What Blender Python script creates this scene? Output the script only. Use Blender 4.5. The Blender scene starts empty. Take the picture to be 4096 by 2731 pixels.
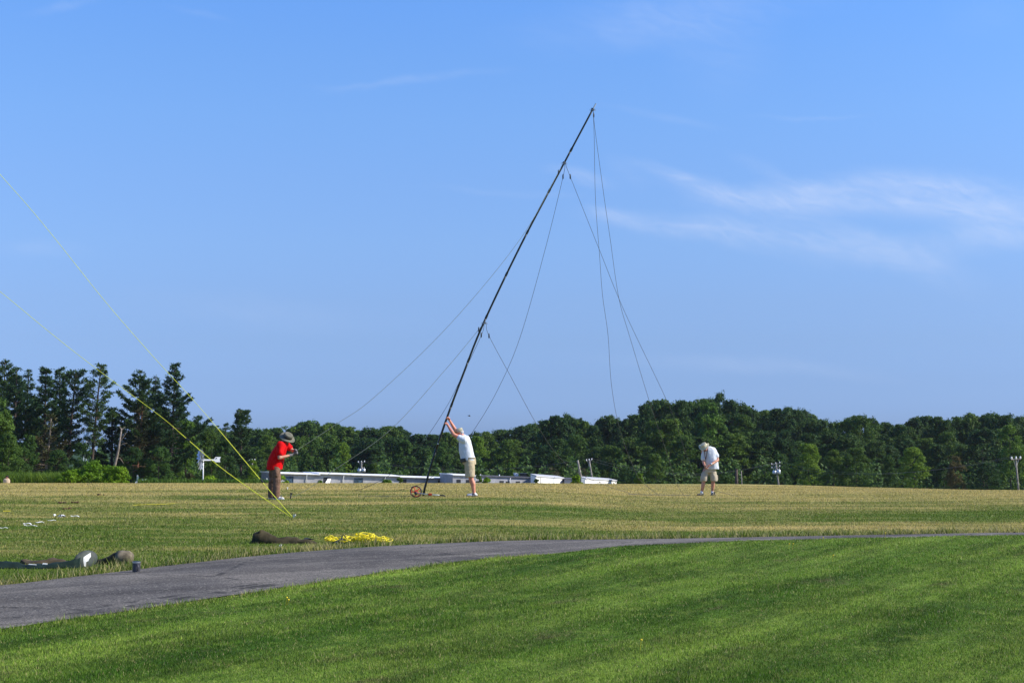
import bpy, bmesh, math, random
import numpy as np
from mathutils import Vector, Matrix, Euler, noise as mnoise
R = math.radians
SC = bpy.context.scene
COL = SC.collection
# ---------------------------------------------------------------- camera
F = 5689.0; CX = 2048.0; CY = 1365.5; EYE = 1.65
PITCH = math.atan((1725 - CY) / F)
cam_d = bpy.data.cameras.new('camera'); cam = bpy.data.objects.new('camera', cam_d); COL.objects.link(cam)
cam_d.sensor_width = 36; cam_d.lens = 50; cam_d.clip_start = .1; cam_d.clip_end = 8000
cam.location = (0, 0, EYE); cam.rotation_euler = (math.pi / 2 + PITCH, 0, 0); SC.camera = cam
# ---------------------------------------------------------------- light
SUN_EL, SUN_AZ = R(36), R(-5)          # azimuth measured from +x towards +y
sd = Vector((math.cos(SUN_EL) * math.cos(SUN_AZ), math.cos(SUN_EL) * math.sin(SUN_AZ), math.sin(SUN_EL)))
sun_d = bpy.data.lights.new('sun', 'SUN'); sun = bpy.data.objects.new('sun', sun_d); COL.objects.link(sun)
sun_d.energy = 5.0; sun_d.angle = R(.55); sun_d.color = (1, .93, .80)
sun.rotation_euler = sd.to_track_quat('Z', 'Y').to_euler(); sun.location = (60, 0, 60)
SC.view_settings.view_transform = 'Standard'; SC.view_settings.look = 'None'
SC.view_settings.exposure = 0.45; SC.view_settings.gamma = 1
SC.render.resolution_x = 1024; SC.render.resolution_y = 682
SC.cycles.max_bounces = 6; SC.cycles.diffuse_bounces = 3; SC.cycles.transparent_max_bounces = 8; SC.cycles.volume_bounces = 0

def ray(px, py):
    a = (px - CX) / F; b = -(py - CY) / F
    c, s = math.cos(PITCH), math.sin(PITCH)
    return Vector((a, c - b * s, s + b * c))
def P(px, py, y):
    d = ray(px, py); return Vector((d.x / d.y * y, y, EYE + d.z / d.y * y))

# ---------------------------------------------------------------- node helpers
class NT:
    def __init__(s, tree): s.t = tree; s.n = tree.nodes; s.l = tree.links
    def node(s, typ, **kw):
        n = s.n.new(typ)
        for k, v in kw.items():
            if k == 'i':
                for kk, vv in v.items():
                    if isinstance(vv, bpy.types.NodeSocket): s.l.new(vv, n.inputs[kk])
                    else: n.inputs[kk].default_value = vv
            else: setattr(n, k, v)
        return n
    def math(s, op, a, b=0.0, c=0.0, clamp=False):
        n = s.n.new('ShaderNodeMath'); n.operation = op; n.use_clamp = clamp
        for k, v in enumerate((a, b, c)):
            if isinstance(v, bpy.types.NodeSocket): s.l.new(v, n.inputs[k])
            else: n.inputs[k].default_value = v
        return n.outputs[0]
    def mix(s, f, a, b, mode='MIX'):
        n = s.n.new('ShaderNodeMix'); n.data_type = 'RGBA'; n.blend_type = mode; n.clamp_factor = True
        for k, v in ((0, f), (6, a), (7, b)):
            if isinstance(v, bpy.types.NodeSocket): s.l.new(v, n.inputs[k])
            else: n.inputs[k].default_value = (v if k == 0 else (*v[:3], 1))
        return n.outputs[2]
    def noise(s, vec, scale, detail=3, rough=.5, dist=0.0):
        n = s.node('ShaderNodeTexNoise', i={'Scale': scale, 'Detail': detail, 'Roughness': rough, 'Distortion': dist})
        if vec is not None: s.l.new(vec, n.inputs['Vector'])
        return n.outputs['Fac']
    def rng(s, v, a, b, c=0.0, d=1.0, smooth=True):
        n = s.node('ShaderNodeMapRange', interpolation_type='SMOOTHSTEP' if smooth else 'LINEAR',
                   i={'From Min': a, 'From Max': b, 'To Min': c, 'To Max': d})
        s.l.new(v, n.inputs['Value']); return n.outputs['Result']
    def mapping(s, vec, loc=(0, 0, 0), rot=(0, 0, 0), sc=(1, 1, 1), typ='POINT'):
        n = s.node('ShaderNodeMapping', vector_type=typ, i={'Location': loc, 'Rotation': rot, 'Scale': sc})
        s.l.new(vec, n.inputs['Vector']); return n.outputs[0]

def rotsc(t, vec, rot, sc): return t.mapping(t.mapping(vec, rot=(0, 0, R(rot))), sc=sc)
# ---------------------------------------------------------------- sky
W = bpy.data.worlds.new('World'); SC.world = W; W.use_nodes = True
w = NT(W.node_tree); w.n.clear()
sky = w.node('ShaderNodeTexSky', sky_type='NISHITA', sun_disc=False, sun_elevation=SUN_EL,
             sun_rotation=math.pi / 2 - SUN_AZ, altitude=200, air_density=1.15, dust_density=.35, ozone_density=2.6)
geo = w.node('ShaderNodeTexCoord'); sep = w.node('ShaderNodeSeparateXYZ'); w.l.new(geo.outputs['Generated'], sep.inputs[0])
yy = w.math('MAXIMUM', sep.outputs[1], .02)
A_ = w.math('DIVIDE', sep.outputs[0], yy); E_ = w.math('DIVIDE', sep.outputs[2], yy)
AE = w.node('ShaderNodeCombineXYZ'); w.l.new(A_, AE.inputs[0]); w.l.new(E_, AE.inputs[1])
warp = w.node('ShaderNodeTexNoise', i={'Scale': 9.0, 'Detail': 4.0, 'Roughness': .6}); w.l.new(AE.outputs[0], warp.inputs['Vector'])
sub = w.node('ShaderNodeVectorMath', operation='SUBTRACT'); w.l.new(warp.outputs['Color'], sub.inputs[0]); sub.inputs[1].default_value = (.5, .5, .5)
scl = w.node('ShaderNodeVectorMath', operation='MULTIPLY'); w.l.new(sub.outputs[0], scl.inputs[0]); scl.inputs[1].default_value = (.04, .022, 0)
add = w.node('ShaderNodeVectorMath', operation='ADD'); w.l.new(AE.outputs[0], add.inputs[0]); w.l.new(scl.outputs[0], add.inputs[1])
CV = add.outputs[0]
# wisps of cirrus: (px, py, half length, half width, tilt in degrees, strength), fixed directions in the sky
WISPS = [(2690, 715, 120, 16, -24, .75), (2850, 775, 150, 26, -14, .7), (3080, 800, 220, 34, 0, .6), (3180, 720, 170, 20, -22, .4), (3450, 780, 360, 46, 3, .8),
         (3750, 800, 300, 50, -6, .8), (4050, 860, 260, 60, -10, .8), (2330, 702, 90, 18, -12, .6), (2500, 680, 70, 24, -30, .22), (2475, 868, 90, 18, -14, .65), (2700, 905, 230, 26, -8, .55),
         (2960, 935, 230, 34, -4, .62), (3200, 965, 250, 44, -8, .4), (3480, 985, 220, 40, -14, .55), (3650, 1040, 200, 40, -22, .4), (3980, 945, 280, 40, 8, .55),
         (2700, 60, 420, 60, 8, .35), (2880, 150, 140, 120, 30, .28), (2520, 90, 120, 60, 0, .16), (1680, 322, 230, 10, 5, .33), (1400, 335, 120, 6, 0, .2), (2640, 462, 160, 10, -10, .22),
         (3240, 463, 160, 5, 0, .25), (2000, 765, 200, 9, -3, .22), (150, 990, 120, 22, -6, .22), (260, 20, 120, 10, 14, .25), (790, 45, 90, 8, -14, .2), (1050, 1250, 380, 40, -5, .16), (3000, 1460, 420, 18, -4, .25), (3960, 60, 120, 60, 0, .12)]
tot = None
for (px, py, L, wd, ang, st) in WISPS:
    d = ray(px, py); c = (d.x / d.y, d.z / d.y)
    m1 = w.node('ShaderNodeVectorMath', operation='SUBTRACT'); w.l.new(CV, m1.inputs[0]); m1.inputs[1].default_value = (c[0], c[1], 0)
    m2 = w.mapping(m1.outputs[0], rot=(0, 0, R(-ang)))
    m3 = w.mapping(m2, sc=(F / L / 1.35, F / wd / 1.75, 0))
    ln = w.node('ShaderNodeVectorMath', operation='LENGTH'); w.l.new(m3, ln.inputs[0])
    v = w.rng(ln.outputs['Value'], 0, 1.6, st * .85, 0)
    tot = v if tot is None else w.math('ADD', tot, v)
st1 = w.noise(rotsc(w, CV, 6, (6, 30, 1)), 1.6, 5, .62, .6)
st2 = w.noise(rotsc(w, CV, 20, (14, 50, 1)), 2.2, 4, .6, .8)
tex = w.math('MULTIPLY_ADD', w.rng(st1, .1, .85), .85, w.math('MULTIPLY', w.rng(st2, .3, .75), .45))
cm = w.math('MULTIPLY', w.math('MINIMUM', tot, 1.0), tex, clamp=True)
cm = w.math('MULTIPLY', cm, w.math('GREATER_THAN', sep.outputs[1], .02))
ramp = w.node('ShaderNodeValToRGB'); rampE = ramp.color_ramp
TINT = [(0.0, (.357, .60, 1.5)), (.016, (.357, .587, 1.453)), (.034, (.371, .565, 1.282)), (.062, (.436, .594, 1.147)), (.09, (.512, .656, 1.129)), (.13, (.612, .772, 1.199)),
        (.173, (.679, .862, 1.282)), (.214, (.72, .953, 1.38)), (.253, (.728, 1.009, 1.473)), (.29, (.718, 1.054, 1.581)), (.5, (.62, 1.0, 1.6))]
while len(rampE.elements) < len(TINT): rampE.elements.new(.5)
for e, (q, c) in zip(rampE.elements, TINT): e.position = q
for e, (q, c) in zip(rampE.elements, TINT): e.color = (c[0] / 1.6, c[1] / 1.6, c[2] / 1.6, 1)
w.l.new(sep.outputs[2], ramp.inputs[0])
tint = w.mix(1.0, ramp.outputs[0], (1.6, 1.6, 1.6), 'MULTIPLY')
base = w.mix(1.0, sky.outputs[0], tint, 'MULTIPLY')
cloud = w.mix(w.math('MULTIPLY', cm, .40), base, (5.6, 6.2, 7.7))
bg = w.node('ShaderNodeBackground', i={'Strength': .098}); w.l.new(cloud, bg.inputs[0])
wo = w.node('ShaderNodeOutputWorld'); w.l.new(bg.outputs[0], wo.inputs[0])

# ---------------------------------------------------------------- terrain
def sst(a, b, x):
    t = np.clip((x - a) / (b - a), 0, 1); return t * t * (3 - 2 * t)
NEAR = np.array([(-12, 1), (-9, 4.4), (-7, 7.6), (-5.5, 10), (-4.3, 12), (-3.5, 13.2), (-2.25, 15.4), (-1.45, 17.0), (-.44, 18.7), (.5, 19.5), (1.77, 20.2), (3.2, 20.9), (5, 21.5), (8.4, 22.1), (14, 22.6), (30, 23.2), (60, 24)])
FAR = np.array([(-14, 2.5), (-11.5, 6), (-9, 9.6), (-7.2, 12.4), (-5.5, 15.2), (-4.5, 16.9), (-3.54, 18.8), (-2.68, 20.1), (-1.79, 21.0), (.16, 21.95), (2.95, 22.8), (8.5, 24.0), (14, 24.6), (30, 25.2), (60, 26)])
def near_y(x): return np.interp(x, NEAR[:, 0], NEAR[:, 1])
def far_y(x): return np.interp(x, FAR[:, 0], FAR[:, 1])
def height(x, y):
    x = np.asarray(x, float); y = np.asarray(y, float)
    u = x / np.maximum(y, 6)
    a = .013 * sst(-.02, .13, u)
    s = .0364 + .0003 * sst(-.02, .13, u) + .0046 * sst(.14, .36, u)
    y0 = 30 + 5 * sst(-.02, .13, u)
    num = 2 * (1.65 + a * (y0 - 20) - s * y0)
    wv = num / (s - a); c = (s - a) / (2 * wv)
    t = np.maximum(y - 20, 0); z = -a * t
    q = np.maximum(y - y0, 0); qm = (.055 - a) / (2 * c)
    z = z - np.where(q < qm, c * q * q, c * qm * qm + (.055 - a) * (q - qm))
    # flat valley floor beyond the slope
    z = np.where(z < -13, -13 - 1.5 * (1 - np.exp(-(-13 - z) / 1.5)), z)
    z = z - .012 * np.maximum(y - 420, 0)
    n = near_y(x) - y
    f = np.where(n > 0, sst(0, .8, n) * np.exp(-(np.maximum(n - .8, 0) / 4.5) ** 2), 0)
    z = z + .13 * sst(-.6, 1.8, x) * f * (y > 0)
    z = z + .02 * np.sin(x * .31 + 1) * np.sin(y * .23) * sst(6, 14, y) * (1 - sst(40, 60, y))
    return z
def H(x, y): return float(height(x, y))
def G(px, py):
    d = ray(px, py); y = 6.0
    prev = y
    while y < 400:
        if EYE + d.z / d.y * y <= H(d.x / d.y * y, y): break
        prev = y; y += .1 if y < 60 else .5
    lo, hi = prev, y
    for _ in range(24):
        m = (lo + hi) / 2
        if EYE + d.z / d.y * m <= H(d.x / d.y * m, m): hi = m
        else: lo = m
    return Vector((d.x / d.y * hi, hi, H(d.x / d.y * hi, hi)))
def GD(px, depth):
    x = (px - CX) / F * depth; return Vector((x, depth, H(x, depth)))

# ---------------------------------------------------------------- materials
def newmat(name):
    m = bpy.data.materials.new(name); m.use_nodes = True; t = NT(m.node_tree); t.n.clear()
    return m, t
def finish(t, bsdf, disp=None):
    o = t.node('ShaderNodeOutputMaterial'); t.l.new(bsdf, o.inputs['Surface'])
def mat(name, col, rough=.7, var=.12, scale=8, metal=0, bump=0, bscale=40, col2=None, sub=0):
    m, t = newmat(name)
    tc = t.node('ShaderNodeTexCoord').outputs['Object']
    n = t.noise(tc, scale, 4, .6)
    c2 = col2 or tuple(max(0, v * (1 - 2 * var)) for v in col); c1 = col if col2 else tuple(min(1, v * (1 + var)) for v in col)
    c = t.mix(t.rng(n, .32, .68), c1, c2)
    b = t.node('ShaderNodeBsdfPrincipled', i={'Base Color': c, 'Roughness': rough, 'Metallic': metal, 'Specular IOR Level': .12 if rough > .75 else .5})
    if bump:
        bn = t.node('ShaderNodeBump', i={'Strength': bump, 'Distance': .01, 'Height': t.noise(tc, bscale, 4, .6)})
        t.l.new(bn.outputs[0], b.inputs['Normal'])
    finish(t, b.outputs[0]); return m

# ---------------------------------------------------------------- mesh helpers
def mesh_np(name, V, Fc, mt, smooth=False):
    """V (n,3), Fc (m,k) constant face size"""
    me = bpy.data.meshes.new(name); V = np.ascontiguousarray(V, np.float32); Fc = np.ascontiguousarray(Fc, np.int32)
    k = Fc.shape[1]; me.vertices.add(len(V)); me.vertices.foreach_set('co', V.ravel())
    me.loops.add(Fc.size); me.loops.foreach_set('vertex_index', Fc.ravel())
    me.polygons.add(len(Fc)); me.polygons.foreach_set('loop_start', np.arange(0, Fc.size, k, dtype=np.int32))
    me.update(calc_edges=True)
    if smooth: me.polygons.foreach_set('use_smooth', np.ones(len(Fc), bool))
    me.materials.append(mt); me.validate(); return me
def link(name, me, parent=None, loc=None):
    o = bpy.data.objects.new(name, me); COL.objects.link(o)
    if parent: o.parent = parent
    if loc is not None: o.location = loc
    return o
def tag(o, label, cat=None, group=None, kind=None):
    if label: o['label'] = label
    if cat: o['category'] = cat
    if group: o['group'] = group
    if kind: o['kind'] = kind
    return o
def thing(name, label, cat, loc, group=None, rz=0):
    o = bpy.data.objects.new(name, None); COL.objects.link(o); o.location = loc; o.rotation_euler = (0, 0, rz)
    o.empty_display_size = .2
    return tag(o, label, cat, group)
def copy_tree(o, parent=None):
    c = o.copy(); COL.objects.link(c)
    if parent: c.parent = parent
    for ch in o.children: copy_tree(ch, c)
    return c
class MB:
    def __init__(s): s.v = []; s.f = []
    def add(s, V, Fc):
        b = len(s.v); s.v += [Vector(p) for p in V]; s.f += [tuple(i + b for i in f) for f in Fc]; return s
    def box(s, c, size, rot=None):
        hx, hy, hz = [k / 2 for k in size]
        V = [Vector((x, y, z)) for x in (-hx, hx) for y in (-hy, hy) for z in (-hz, hz)]
        if rot is not None: V = [rot @ p for p in V]
        V = [p + Vector(c) for p in V]
        return s.add(V, [(0, 1, 3, 2), (4, 6, 7, 5), (0, 4, 5, 1), (2, 3, 7, 6), (0, 2, 6, 4), (1, 5, 7, 3)])
    def tube(s, pts, r, n=8, caps=True, flat=None, side=None):
        pts = [Vector(p) for p in pts]; N = len(pts); rs = r if isinstance(r, (list, tuple)) else [r] * N
        V = []; Fc = []; up = None
        for i in range(N):
            t = (pts[min(i + 1, N - 1)] - pts[max(i - 1, 0)])
            t = t.normalized() if t.length > 1e-9 else Vector((0, 0, 1))
            if up is None:
                up = Vector(side) if side else (Vector((0, 0, 1)) if abs(t.z) < .9 else Vector((1, 0, 0)))
            b = t.cross(up); b = b.normalized() if b.length > 1e-6 else t.orthogonal().normalized()
            u2 = b.cross(t).normalized(); up = u2
            for k in range(n):
                a = 2 * math.pi * k / n; fl = flat if flat else 1
                V.append(pts[i] + b * math.cos(a) * rs[i] + u2 * math.sin(a) * rs[i] * fl)
        for i in range(N - 1):
            for k in range(n):
                k2 = (k + 1) % n; Fc.append((i * n + k, i * n + k2, (i + 1) * n + k2, (i + 1) * n + k))
        if caps: Fc.append(tuple(range(n - 1, -1, -1))); Fc.append(tuple((N - 1) * n + k for k in range(n)))
        return s.add(V, Fc)
    def cap(s, a, b, ra, rb, n=12, m=4):
        """round-ended tapered limb"""
        a = Vector(a); b = Vector(b); d = (b - a); L = d.length; d = d / L if L > 1e-9 else Vector((0, 0, 1))
        pts = []; rs = []
        for i in range(m + 1):
            t = math.pi / 2 * i / m; pts.append(a - d * ra * math.cos(t)); rs.append(max(ra * math.sin(t), ra * .05))
        for i in range(m + 1):
            t = math.pi / 2 * i / m; pts.append(b + d * rb * math.sin(t)); rs.append(max(rb * math.cos(t), rb * .05))
        return s.tube(pts, rs, n)
    def ell(s, c, r, rot=None, n=16, m=10):
        V = []; Fc = []; c = Vector(c)
        for i in range(m + 1):
            t = math.pi * i / m
            for k in range(n):
                a = 2 * math.pi * k / n
                sn = max(math.sin(t), .02); p = Vector((r[0] * sn * math.cos(a), r[1] * sn * math.sin(a), r[2] * math.cos(t)))
                V.append(c + (rot @ p if rot is not None else p))
        for i in range(m):
            for k in range(n):
                k2 = (k + 1) % n; Fc.append((i * n + k, (i + 1) * n + k, (i + 1) * n + k2, i * n + k2))
        Fc.append(tuple(range(n))); Fc.append(tuple(m * n + k for k in range(n - 1, -1, -1)))
        return s.add(V, Fc)
    def loft(s, secs, n=20, power=2.0, axis='z'):
        """secs: (centre, rx, ry) horizontal ellipses stacked (z axis) or vertical ones (axis x: rx = depth, ry = height)"""
        V = []; Fc = []; N = len(secs)
        for (c, rx, ry) in secs:
            for k in range(n):
                a = 2 * math.pi * k / n; ca, sa = math.cos(a), math.sin(a)
                e = 2 / power; ex = math.copysign(abs(ca) ** e, ca) * rx; ey = math.copysign(abs(sa) ** e, sa) * ry
                V.append(Vector(c) + (Vector((ex, ey, 0)) if axis == 'z' else Vector((0, ex, ey))))
        for i in range(N - 1):
            for k in range(n):
                k2 = (k + 1) % n; Fc.append((i * n + k, i * n + k2, (i + 1) * n + k2, (i + 1) * n + k))
        Fc.append(tuple(range(n - 1, -1, -1))); Fc.append(tuple((N - 1) * n + k for k in range(n)))
        return s.add(V, Fc)
    def prism(s, pts, y0, y1):
        """polygon in x,z extruded in y"""
        n = len(pts); V = [(x, y0, z) for x, z in pts] + [(x, y1, z) for x, z in pts]
        return s.add(V, [tuple(range(n)), tuple(range(2 * n - 1, n - 1, -1))] + [(i, (i + 1) % n + 0, (i + 1) % n + n, i + n)[::-1] for i in range(n)])
    def mesh(s, name, mt, org=(0, 0, 0), smooth=False):
        me = bpy.data.meshes.new(name); o = Vector(org)
        me.from_pydata([tuple(p - o) for p in s.v], [], s.f)
        bm = bmesh.new(); bm.from_mesh(me); bmesh.ops.recalc_face_normals(bm, faces=bm.faces); bm.to_mesh(me); bm.free()
        if smooth:
            me.polygons.foreach_set('use_smooth', [True] * len(me.polygons))
        me.materials.append(mt); return me
    def build(s, name, mt, parent=None, org=(0, 0, 0), smooth=False, bevel=0, loc=None):
        o = link(name, s.mesh(name, mt, org, smooth), parent, loc)
        if bevel:
            b = o.modifiers.new('bevel', 'BEVEL'); b.width = bevel; b.segments = 2; b.limit_method = 'ANGLE'
        return o
    def fuse(s, name, mt, parent=None, org=(0, 0, 0), voxel=.012, smooth_it=6, wrinkle=0, wscale=6, stretch=(1, 1, 1), seed=0):
        """union of the overlapping closed shapes as one continuous skin"""
        o = link(name, s.mesh(name, mt, org), None)
        r = o.modifiers.new('r', 'REMESH'); r.mode = 'VOXEL'; r.voxel_size = voxel
        sm = o.modifiers.new('s', 'SMOOTH'); sm.iterations = smooth_it; sm.factor = .5
        dg = bpy.context.evaluated_depsgraph_get(); me = bpy.data.meshes.new_from_object(o.evaluated_get(dg))
        bpy.data.objects.remove(o); me.name = name
        if wrinkle:
            n = len(me.vertices); co = np.empty(n * 3, np.float32); me.vertices.foreach_get('co', co)
            co = co.reshape(-1, 3); no = np.empty(n * 3, np.float32); me.vertices.foreach_get('normal', no); no = no.reshape(-1, 3)
            for i in range(n):
                p = Vector((co[i][0] * stretch[0], co[i][1] * stretch[1], co[i][2] * stretch[2])) * wscale + Vector((seed, seed * .7, 0))
                v = mnoise.noise(p) + .5 * (1 - 2 * abs(mnoise.noise(p * 1.9)))
                co[i] += no[i] * wrinkle * v
            me.vertices.foreach_set('co', co.ravel())
        me.polygons.foreach_set('use_smooth', [True] * len(me.polygons))
        me.materials.clear(); me.materials.append(mt); me.update()
        return link(name, me, parent)
def crom(pts, k=8):
    """smooth curve through points of any dimension"""
    Pn = [np.array(p, float) for p in pts]; Pn = [2 * Pn[0] - Pn[1]] + Pn + [2 * Pn[-1] - Pn[-2]]; out = []
    for i in range(1, len(Pn) - 2):
        for j in range(k):
            t = j / k; a, b, c, d = Pn[i - 1:i + 3]
            out.append(.5 * ((2 * b) + (-a + c) * t + (2 * a - 5 * b + 4 * c - d) * t * t + (-a + 3 * b - 3 * c + d) * t ** 3))
    out.append(Pn[-2]); return out
# ================================================================ GROUND
def turf_colour(t, field):
    """field: socket or 0/1; returns colour socket and dryness"""
    pos = t.node('ShaderNodeNewGeometry').outputs['Position']
    flat = t.mapping(pos, sc=(1, 1, 0))
    # lawn: mower passes, clipped thatch, paler and duller tufts
    rt = t.mapping(flat, rot=(0, 0, R(-57))); ln_ = t.mapping(rt, sc=(.10, 1.0, 1))
    n1 = t.noise(ln_, .55, 3, .6, .3); n2 = t.noise(flat, 2.4, 4, .7); n3 = t.noise(flat, 11, 3, .75)
    sp_ = t.node('ShaderNodeSeparateXYZ'); t.l.new(rt, sp_.inputs[0])
    wob = t.math('MULTIPLY_ADD', t.noise(ln_, .5, 2, .5), 3.2, sp_.outputs[1])
    stripe = t.math('MULTIPLY_ADD', t.math('SINE', t.math('MULTIPLY', wob, 3.3)), .5, .5)
    s_mix = t.math('MULTIPLY_ADD', stripe, .40, t.math('MULTIPLY', t.rng(n1, .30, .70), .64), clamp=True)
    g = t.mix(s_mix, (.034, .092, .007), (.185, .270, .042))
    n5 = t.noise(t.mapping(rt, sc=(.16, 1.0, 1)), 2.3, 4, .65, .3); g = t.mix(1.0, g, t.mix(t.rng(n5, .34, .66), (.66, .68, .7), (1.32, 1.28, 1.3)), 'MULTIPLY')
    g = t.mix(t.math('MULTIPLY', t.rng(n2, .48, .72), .6), g, (.235, .31, .055))
    g = t.mix(t.math('MULTIPLY', t.rng(n3, .50, .68), .62), g, (.045, .125, .010))
    n4 = t.noise(t.mapping(rt, loc=(7, 3, 0), sc=(.45, 1.2, 1)), 1.5, 5, .72)
    g = t.mix(t.math('MULTIPLY', t.rng(n4, .57, .69), .6), g, (.11, .10, .045))
    # hay field
    st = rotsc(t, flat, -3, (.20, .85, 1))
    f1 = t.noise(st, .55, 4, .65, .4); f2 = t.noise(t.mapping(flat, sc=(.35, 1, 1)), 1.3, 4, .7); f3 = t.noise(t.mapping(flat, sc=(.7, 1, 1)), 7, 3, .75)
    sx = t.node('ShaderNodeSeparateXYZ'); t.l.new(pos, sx.inputs[0])
    def bump_(sock, c, w_, k): return t.math('MULTIPLY', t.math('EXPONENT', t.math('MULTIPLY', t.math('POWER', t.math('ABSOLUTE', t.math('DIVIDE', t.math('SUBTRACT', sock, c), w_)), 2.0), -1.0)), k)
    xm = t.rng(sx.outputs[0], -2.5, 2.5); skew = t.math('MULTIPLY_ADD', sx.outputs[0], -.12, sx.outputs[1])
    far = t.rng(sx.outputs[1], 20, 52, -.08, .22)
    dry = t.math('ADD', t.math('MULTIPLY_ADD', f1, 1.0, t.math('MULTIPLY', f2, .55)), t.math('MULTIPLY', f3, .55))
    dry = t.math('ADD', dry, far)
    dry = t.math('ADD', dry, t.math('MULTIPLY', xm, t.math('ADD', bump_(skew, 25.6, 1.1, .26), bump_(skew, 29.6, 1.9, -.13))))
    dry = t.rng(dry, .86, 1.44)
    f = t.mix(dry, (.088, .140, .018), (.46, .36, .13))
    f = t.mix(t.math('MULTIPLY', t.rng(f2, .55, .75), .45), f, (.24, .26, .065))
    return t.mix(field, g, f), t.math('MULTIPLY', dry, field), pos

def ground_mat():
    m, t = newmat('turf'); at = t.node('ShaderNodeAttribute', attribute_name='field')
    c, dry, pos = turf_colour(t, at.outputs['Fac'])
    fine = t.noise(t.mapping(pos, sc=(1, .8, 1)), 26, 5, .75)
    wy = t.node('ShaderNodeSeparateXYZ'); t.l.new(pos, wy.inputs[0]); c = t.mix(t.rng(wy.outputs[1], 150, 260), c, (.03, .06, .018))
    c = t.mix(1.0, c, t.mix(t.rng(fine, .3, .7), (.55, .55, .5), (1.25, 1.25, 1.2)), 'MULTIPLY')
    bp = t.node('ShaderNodeBump', i={'Strength': .7, 'Distance': .04, 'Height': fine})
    b = t.node('ShaderNodeBsdfPrincipled', i={'Base Color': c, 'Roughness': .95, 'Specular IOR Level': .1, 'Normal': bp.outputs[0]})
    finish(t, b.outputs[0]); return m
def blade_mat(name, field, extra=0):
    m, t = newmat(name); c, dry, pos = turf_colour(t, float(field))
    rnd = t.node('ShaderNodeNewGeometry').outputs['Random Per Island']
    r2 = t.math('FRACT', t.math('MULTIPLY', rnd, 37.3))
    c = t.mix(1.0, c, t.mix(r2, (.42, .45, .5), (1.9, 1.8, 1.55)), 'MULTIPLY')
    straw = t.math('LESS_THAN', rnd, t.math('MULTIPLY_ADD', dry, .5 if field else 0, .06 + extra))
    c = t.mix(t.math('MULTIPLY', straw, .75), c, (.48, .40, .19))
    d = t.node('ShaderNodeBsdfPrincipled', i={'Base Color': c, 'Roughness': .6, 'Specular IOR Level': .15})
    tr = t.node('ShaderNodeBsdfTranslucent', i={'Color': c}); mx = t.node('ShaderNodeMixShader', i={0: .38})
    t.l.new(d.outputs[0], mx.inputs[1]); t.l.new(tr.outputs[0], mx.inputs[2]); finish(t, mx.outputs[0]); return m
M_TURF = ground_mat(); M_LAWN = blade_mat('lawn_blade', 0); M_HAY = blade_mat('field_blade', 1); M_FRI = blade_mat('fringe_blade', 1, .30); M_EDGE = blade_mat('edge_blade', 1, .6)

def axis(segs):
    out = []
    for a, b, st in segs: out += list(np.arange(a, b, st))
    return np.array(out + [segs[-1][1]], float)
gx = axis([(-3000, -400, 200), (-400, -80, 20), (-80, -24, 4), (-24, -14, 1), (-14, 14, .35), (14, 24, 1), (24, 80, 4), (80, 400, 20), (400, 3000, 200)])
gy = axis([(-600, -60, 60), (-60, 0, 6), (0, 8, 1), (8, 27, .28), (27, 60, 1), (60, 130, 4), (130, 420, 15), (420, 4500, 240)])
X, Y = np.meshgrid(gx, gy); Z = height(X, Y)
# the turf lies a little lower where the tarmac is bedded in
nx, ny = len(gx), len(gy)
Vg = np.stack([X, Y, Z], -1).reshape(-1, 3); idx = np.arange(nx * ny).reshape(ny, nx)
Fg = np.stack([idx[:-1, :-1], idx[:-1, 1:], idx[1:, 1:], idx[1:, :-1]], -1).reshape(-1, 4)
gm = mesh_np('ground', Vg, Fg, M_TURF, True)
fa = gm.attributes.new('field', 'FLOAT', 'POINT'); fa.data.foreach_set('value', (Vg[:, 1] > far_y(Vg[:, 0])).astype(np.float32))
tag(link('ground', gm), None, kind='structure')

# ---- tarmac path
def resample(poly, n):
    d = np.r_[0, np.cumsum(np.hypot(*np.diff(poly, axis=0).T))]; s = np.linspace(0, d[-1], n)
    c = np.stack([np.interp(s, d, poly[:, 0]), np.interp(s, d, poly[:, 1])], -1)
    for _ in range(10): c[1:-1] = .25 * c[:-2] + .5 * c[1:-1] + .25 * c[2:]
    return c
nE, fE = resample(NEAR, 260), resample(FAR, 260)
# pair up by nearest point so that the rows run square to the path
rows = []
for p in nE:
    j = np.argmin(((fE - p) ** 2).sum(1)); rows.append(fE[j])
rows = np.array(rows)
for _ in range(12): rows[1:-1] = .25 * rows[:-2] + .5 * rows[1:-1] + .25 * rows[2:]
K = 12; rr = np.random.default_rng(5)
Vp = []
for i in range(len(nE)):
    j0 = .05 * mnoise.noise(Vector((nE[i][0] * 1.6, nE[i][1] * 1.6, 0))) + rr.normal(0, .008); j1 = .05 * mnoise.noise(Vector((nE[i][0] * 1.9, 9, nE[i][1]))) + rr.normal(0, .008)
    for k in range(K):
        f = k / (K - 1); q = nE[i] * (1 - f) + rows[i] * f + (rows[i] - nE[i]) / 2.8 * (j0 * (1 - f) + j1 * f)
        Vp.append((q[0], q[1], float(height(q[0], q[1])) + .012 + .03 * math.sin(math.pi * f)))
ip = np.arange(len(Vp)).reshape(-1, K); Fp = np.stack([ip[:-1, :-1], ip[:-1, 1:], ip[1:, 1:], ip[1:, :-1]], -1).reshape(-1, 4)
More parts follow.
